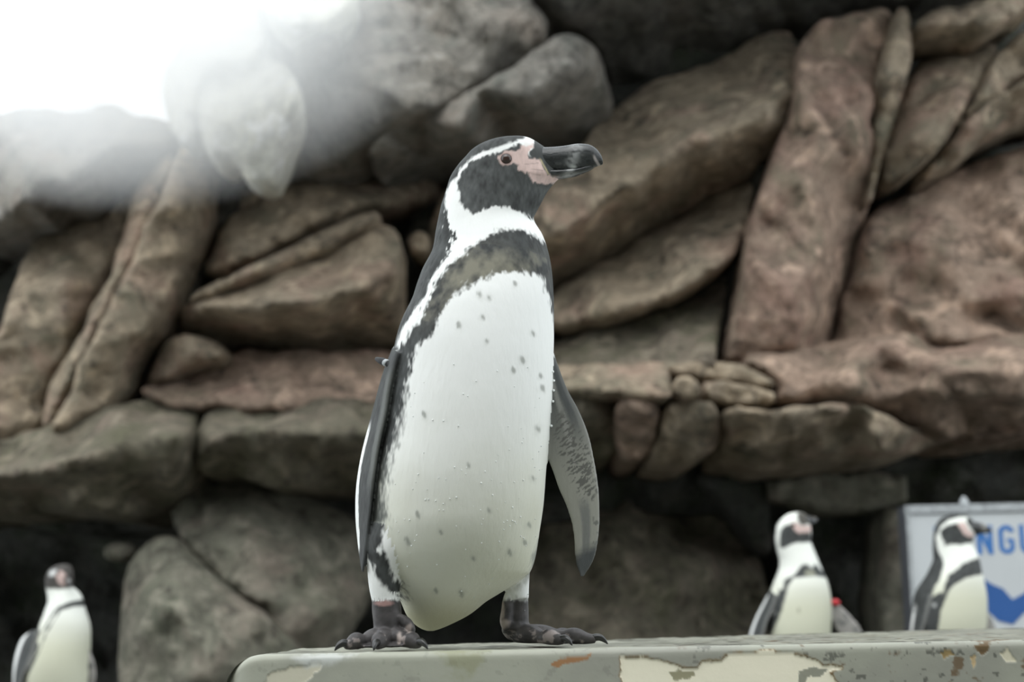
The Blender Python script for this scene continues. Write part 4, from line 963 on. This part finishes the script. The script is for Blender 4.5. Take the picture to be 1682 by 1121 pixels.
back_penguin('penguin behind the ledge before the dark doorway, red band on its flipper', 5.45, (1220, 820, 4.67),
    [(104, 400, 440), (108, 375, 465), (118, 345, 480), (135, 318, 495), (160, 293, 505), (200, 265, 518), (250, 250, 524), (300, 247, 522), (330, 250, 522), (370, 258, 536), (430, 274, 560), (480, 284, 580), (520, 283, 597), (560, 272, 614),
     (620, 248, 640), (680, 224, 658), (740, 202, 670), (800, 190, 676), (880, 185, 678), (960, 185, 675), (1040, 190, 670), (1200, 220, 645), (1330, 280, 590), (1400, 350, 530)],
    [(104, 0.01), (120, 0.025), (200, 0.04), (330, 0.045), (500, 0.065), (700, 0.095), (1000, 0.11), (1250, 0.09), (1400, 0.03)],
    [('flipper_dark', [(262, 740), (235, 840), (190, 940), (160, 1040), (120, 1150), (70, 1250)], [(215, 700), (140, 830), (85, 940), (50, 1040), (32, 1150), (50, 1250)], -0.07, 0.02),
     ('flipper_grey', [(640, 770), (700, 792), (760, 830), (850, 920), (905, 990), (925, 1050)], [(640, 830), (678, 900), (700, 980), (740, 1040), (800, 1070), (905, 1075)], 0.02, 0.0)],
    [(330, 0.0, -100), (540, 0.0, -70)],
    [([(150, 700), (215, 690), (262, 560), (272, 470), (250, 300), (262, 200), (200, 200), (100, 600)], None, 10),
     ([(282, 370), (285, 300), (290, 240), (320, 205), (375, 190), (420, 235), (520, 250), (530, 330), (440, 335), (380, 340), (320, 378)], None, 8),
     ([(375, 180), (410, 180), (440, 205), (530, 205), (520, 255), (430, 265), (395, 235)], PINKSKIN*0.95, 8),
     ([(415, 115), (440, 100), (520, 120), (530, 190), (450, 205), (425, 170)], np.array([0.07, 0.065, 0.055]), 8),
     ([(310, 690), (320, 620), (400, 580), (460, 500), (490, 500), (530, 530), (560, 500), (600, 540), (650, 580), (630, 605), (550, 590), (460, 600), (390, 610), (350, 670), (320, 780), (290, 880), (240, 1000), (180, 1080), (150, 1000), (190, 840), (200, 740), (240, 730), (265, 740), (280, 700)], None, 12),
     ([(480, 550), (540, 545), (560, 585), (480, 590)], np.array([0.26, 0.26, 0.20]), 12),
     ([(205, 860), (230, 840), (250, 870), (235, 900), (210, 890)], WHITE*0.8, 8),
     ([(422, 838), (438, 838), (436, 872), (424, 872)], np.array([0.25, 0.24, 0.18]), 6)],
    [(450, 165, -0.01, 42), (490, 165, 0.0, 38), (530, 162, 0.03, 28), (560, 160, 0.05, 16), (566, 166, 0.06, 4)], eye=[(392, 200)], band=[(682, 800), (708, 792), (738, 806)])

back_penguin('penguin behind the ledge standing before the blue and white sign', 5.4, (1460, 800, 4.311),
    [(196, 455, 520), (199, 425, 545), (207, 398, 566), (225, 366, 585), (250, 345, 598), (290, 325, 606), (330, 318, 607), (360, 315, 600), (390, 313, 592), (412, 313, 588), (430, 313, 600), (470, 315, 622), (510, 318, 636), (560, 300, 646),
     (620, 272, 656), (680, 232, 670), (740, 195, 682), (800, 178, 689), (880, 170, 690), (960, 166, 686), (1100, 188, 670), (1250, 230, 620), (1340, 300, 540)],
    [(196, 0.01), (215, 0.025), (290, 0.04), (400, 0.045), (520, 0.065), (700, 0.095), (950, 0.11), (1200, 0.09), (1340, 0.03)],
    [('flipper_dark', [(300, 770), (285, 850), (268, 920), (248, 1000), (215, 1120), (190, 1230)], [(232, 780), (192, 830), (166, 900), (152, 990), (150, 1100), (175, 1230)], -0.08, 0.0),
     ('flipper_grey', [(676, 850), (715, 920), (748, 980), (775, 1080), (770, 1160)], [(660, 900), (680, 980), (700, 1060), (730, 1130), (765, 1165)], 0.02, 0.0)],
    [(320, 0.0, -80), (520, 0.0, -40)],
    [([(570, 190), (552, 214), (490, 214), (420, 238), (370, 280), (345, 320), (333, 370), (338, 420), (358, 470), (385, 520), (385, 570), (370, 630), (340, 690), (315, 740), (300, 790), (330, 760), (385, 745), (400, 790), (370, 880), (350, 1000), (330, 1100), (100, 1100), (100, 190)], None, 6),
     ([(375, 300), (420, 270), (490, 262), (520, 310), (560, 350), (640, 345), (590, 395), (520, 408), (450, 408), (400, 418), (380, 380), (365, 330)], None, 6),
     ([(390, 745), (398, 690), (425, 622), (460, 602), (520, 552), (580, 522), (660, 495), (665, 618), (600, 630), (540, 650), (480, 680), (430, 730), (400, 800), (370, 870)], None, 8),
     ([(488, 262), (535, 250), (556, 290), (612, 348), (570, 360), (530, 335)], PINKSKIN*0.95, 6),
     ([(556, 205), (590, 220), (660, 250), (660, 338), (615, 338), (578, 292), (552, 248)], None, 6),
     ([(310, 830), (335, 825), (330, 855), (312, 850)], np.array([0.4, 0.41, 0.4]), 6)],
    [(550, 300, 0.0, 50), (595, 298, 0.0, 50), (635, 297, 0.0, 43), (675, 301, 0.0, 32), (708, 308, 0.0, 20), (730, 316, 0.0, 6)], eye=[(468, 280)])

back_penguin('penguin at the far left before the dark recess, facing the viewer', 5.6, (0, 880, 4.65),
    [(220, 470, 515), (226, 440, 532), (240, 408, 546), (265, 376, 556), (300, 358, 562), (340, 349, 561), (380, 350, 553), (400, 355, 562), (430, 360, 598), (470, 368, 622), (510, 372, 634), (560, 355, 646), (620, 335, 665), (680, 310, 681),
     (740, 288, 687), (800, 268, 686), (900, 238, 681), (1000, 212, 676), (1121, 200, 672), (1250, 215, 650), (1380, 270, 600), (1460, 340, 540)],
    [(220, 0.01), (240, 0.025), (300, 0.04), (400, 0.045), (520, 0.065), (700, 0.09), (1000, 0.11), (1300, 0.09), (1460, 0.03)],
    [('flipper_dark', [(290, 730), (268, 840), (232, 950), (190, 1050), (155, 1160), (112, 1260)], [(245, 730), (172, 780), (126, 880), (102, 1000), (96, 1100), (102, 1250)], -0.08, 0.0),
     ('flipper_grey', [(660, 840), (702, 920), (725, 990), (733, 1060), (726, 1130), (702, 1220)], [(640, 880), (665, 980), (672, 1050), (676, 1100), (680, 1160), (692, 1215)], 0.0, 0.0)],
    [(350, 0.0, -100), (540, 0.0, -80)],
    [([(330, 220), (600, 200), (600, 385), (540, 400), (450, 412), (380, 408), (340, 400)], np.array([0.055, 0.05, 0.045]), 10),
     ([(372, 285), (400, 262), (432, 262), (428, 300), (395, 318), (375, 310)], WHITE*0.6, 10),
     ([(425, 290), (470, 270), (505, 300), (510, 350), (490, 388), (450, 370), (430, 330)], PINKSKIN*0.85, 12),
     ([(640, 490), (560, 500), (500, 520), (440, 550), (418, 600), (375, 660), (340, 720), (290, 760), (280, 820), (300, 830), (290, 880), (240, 960), (190, 1040), (150, 1040), (150, 700), (290, 690), (300, 760), (330, 720), (410, 580), (420, 555), (440, 560), (432, 610), (345, 750), (300, 880), (210, 1010), (190, 1121), (250, 1000), (310, 870), (350, 760), (445, 600), (470, 570), (560, 545), (650, 540)], None, 8),
     ([(200, 600), (340, 560), (300, 680), (295, 770), (230, 800)], None, 8)],
    [(520, 330, -0.03, 28), (526, 345, -0.055, 24), (532, 362, -0.08, 16), (536, 375, -0.095, 9), (537, 383, -0.098, 3)], eye=[(440, 290)])

# ------------------------------------------------------------------ sign
def make_sign():
    Ys = 6.25
    TL = at(1487, 831, Ys); gz = ground_z(TL[0]) + 0.0
    w, h, th = 1.15, TL[2]-gz-0.012, 0.16
    root = empty('sign_board', (TL[0], Ys, gz+0.012)); tag(root, 'white box sign with blue PENGU lettering and blue emblem at the right edge', 'sign')
    root.rotation_euler = (0, 0, math.radians(-2.5))
    def part(name, c, s, mat, par=None):
        v, f = box(c, s); o = mesh_obj(name, np.array(v), f, mat, None, origin=c, smooth=False)
        o.parent = par or root; return o
    part('case', (w/2, th/2+0.006, h/2), (w, th, h), M_SIDE)
    part('face_panel', (w/2, 0.003, h/2-0.012), (w-0.02, 0.010, h-0.05), M_SIGN)
    part('rim', (w/2, 0.0, h-0.016), (w+0.006, 0.02, 0.032), M_RIM)
    part('rim', (0.006, 0.0, h/2), (0.012, 0.02, h), M_RIM)
    v, f = tube([(0.235, 0.02, h-0.002), (0.235, 0.02, h+0.012), (0.235, 0.02, h+0.022), (0.235, 0.02, h+0.034)], [0.02, 0.018, 0.012, 0.003], 12, 10)
    bm_fix(mesh_obj('bolt', v, f, M_RIM, None, origin=(0.235, 0.02, h))); bpy.data.objects['bolt'].parent = root
    sc = Ys/F
    def L(px, py): return ((px-1487)*sc*1.03, h-(py-831)*sc*1.0)
    # letters as solid strokes
    lw = 7.6
    def stroke(pts, closed=False, wid=lw):
        P = np.asarray(pts, float); out = []
        n = len(P)
        d = np.gradient(P, axis=0) if not closed else np.roll(P, -1, 0)-np.roll(P, 1, 0)
        d /= np.linalg.norm(d, axis=1)[:, None]+1e-9; nn = np.c_[-d[:, 1], d[:, 0]]
        return P+nn*wid/2, P-nn*wid/2
    def arc(cx, cy, rx, ry, a0, a1, n=12): return [(cx+rx*math.cos(math.radians(a)), cy+ry*math.sin(math.radians(a))) for a in np.linspace(a0, a1, n)]
    T, B = 866.0, 913.0
    def glyph(ch, x, w_=25):
        l, r = x+lw/2, x+w_-lw/2
        if ch == 'P': return [[(l, B), (l, T)], [(l, T+lw/2), (x+10, T+lw/2)] + arc(x+10, T+14, r-x-10, 14-lw/2, -90, 90) + [(l, T+28-lw/2)]]
        if ch == 'E': return [[(l, B), (l, T)], [(l, T+lw/2), (r+3, T+lw/2)], [(l, 889), (r, 889)], [(l, B-lw/2), (r+3, B-lw/2)]]
        if ch == 'N': return [[(l, B), (l, T)], [(l, T+2), (r, B-2)], [(r, B), (r, T)]]
        if ch == 'I': return [[(l, B), (l, T)]]
        if ch == 'U': return [[(l, T), (l, B-12)] + arc((l+r)/2, B-12, (r-l)/2, 12-lw/2, 180, 0) + [(r, B-12), (r, T)]]
        if ch == 'G': return [arc((l+r)/2, T+12, (r-l)/2, 12-lw/2, 0, -180) + [(l, B-12)] + arc((l+r)/2, B-12, (r-l)/2, 12-lw/2, 180, 0) + [(r, 891), (r-8, 891)]]
    for ch, x in zip('PENGUIN', (1529, 1562, 1595, 1629, 1662, 1696, 1714)):
        V = []; F_ = []
        for sidx, st in enumerate(glyph(ch, x)):
            a, b_ = stroke(st); k = len(a); o0 = len(V); y1 = -0.0034-0.0002*sidx
            for yy in (y1, 0.0):
                for q in range(k):
                    for e in (a[q], b_[q]):
                        X, Z = L(*e); V.append((X, yy, Z))
            f0 = lambda q, e, lay: o0+lay*2*k+2*q+e
            for q in range(k-1):
                F_ += [[f0(q,0,0), f0(q,1,0), f0(q+1,1,0), f0(q+1,0,0)], [f0(q,0,1), f0(q+1,0,1), f0(q+1,1,1), f0(q,1,1)],
                       [f0(q,0,0), f0(q+1,0,0), f0(q+1,0,1), f0(q,0,1)], [f0(q,1,0), f0(q,1,1), f0(q+1,1,1), f0(q+1,1,0)]]
            F_ += [[f0(0,0,0), f0(0,0,1), f0(0,1,1), f0(0,1,0)], [f0(k-1,0,0), f0(k-1,1,0), f0(k-1,1,1), f0(k-1,0,1)]]
        V = np.array(V); o = mesh_obj('letter', V, F_, M_BLUE, None, origin=V.mean(0), smooth=False); o.parent = root; bm_fix(o)
    poly = [(1560, 925), (1616, 962), (1630, 968), (1644, 986), (1682, 966), (1740, 936), (1760, 950), (1690, 992), (1660, 1008), (1642, 1026), (1620, 1020), (1560, 960)]
    k = len(poly); V = [(L(*p)[0], yy, L(*p)[1]) for yy in (-0.0038, 0.0) for p in poly]
    F_ = [list(range(k)), list(range(k, 2*k))[::-1]] + [[q, k+q, k+(q+1) % k, (q+1) % k] for q in range(k)]
    o = mesh_obj('emblem', np.array(V), F_, M_BLUE2, None, origin=np.mean(V, 0), smooth=False); o.parent = root; bm_fix(o)
make_sign()

# ------------------------------------------------------------------ bright volume added to imitate glare at the rock gap
def make_glare_haze():
    c = at(215, 52, 6.3)
    V = []; F_ = []
    a, b_ = 16, 24
    for i in range(a+1):
        for j in range(b_):
            t, w = math.pi*i/a, 2*math.pi*j/b_
            V.append((c[0]+1.3*math.sin(t)*math.cos(w), c[1]+0.7*math.sin(t)*math.sin(w), c[2]+0.78*math.cos(t)))
    F_ = [[i*b_+j, i*b_+(j+1) % b_, (i+1)*b_+(j+1) % b_, (i+1)*b_+j] for i in range(a) for j in range(b_)]
    m = bpy.data.materials.new('glare_haze'); m.use_nodes = True; nt = m.node_tree
    nt.nodes.remove(nt.nodes['Principled BSDF']); out = nt.nodes['Material Output']
    vs = N(nt, 'ShaderNodeVolumeScatter'); vs.inputs['Color'].default_value = (0.97, 0.99, 1, 1); vs.inputs['Anisotropy'].default_value = 0.35
    tc = N(nt, 'ShaderNodeTexCoord'); mp = N(nt, 'ShaderNodeMapping'); mp.inputs['Scale'].default_value = (1/1.3, 1/0.7, 1/0.78)
    nt.links.new(tc.outputs['Object'], mp.inputs[0])
    g = N(nt, 'ShaderNodeTexGradient', gradient_type='SPHERICAL'); nt.links.new(mp.outputs[0], g.inputs[0])
    n = N(nt, 'ShaderNodeTexNoise'); n.inputs['Scale'].default_value = 2.2; n.inputs['Detail'].default_value = 3; nt.links.new(tc.outputs['Object'], n.inputs['Vector'])
    mu = N(nt, 'ShaderNodeMath', operation='MULTIPLY'); nt.links.new(g.outputs['Fac'], mu.inputs[0]); nt.links.new(n.outputs['Fac'], mu.inputs[1])
    m2 = N(nt, 'ShaderNodeMath', operation='MULTIPLY'); m2.inputs[1].default_value = 9.0; nt.links.new(mu.outputs[0], m2.inputs[0])
    nt.links.new(m2.outputs[0], vs.inputs['Density']); nt.links.new(vs.outputs[0], out.inputs['Volume'])
    m.cycles.volume_step_rate = 4
    o = mesh_obj('glare_haze', np.array(V), F_, m, None, origin=c); bm_fix(o)
    o['kind'] = 'stuff'; tag(o, 'bright white haze added to imitate glare over the upper left rocks', 'glare_haze')
make_glare_haze()
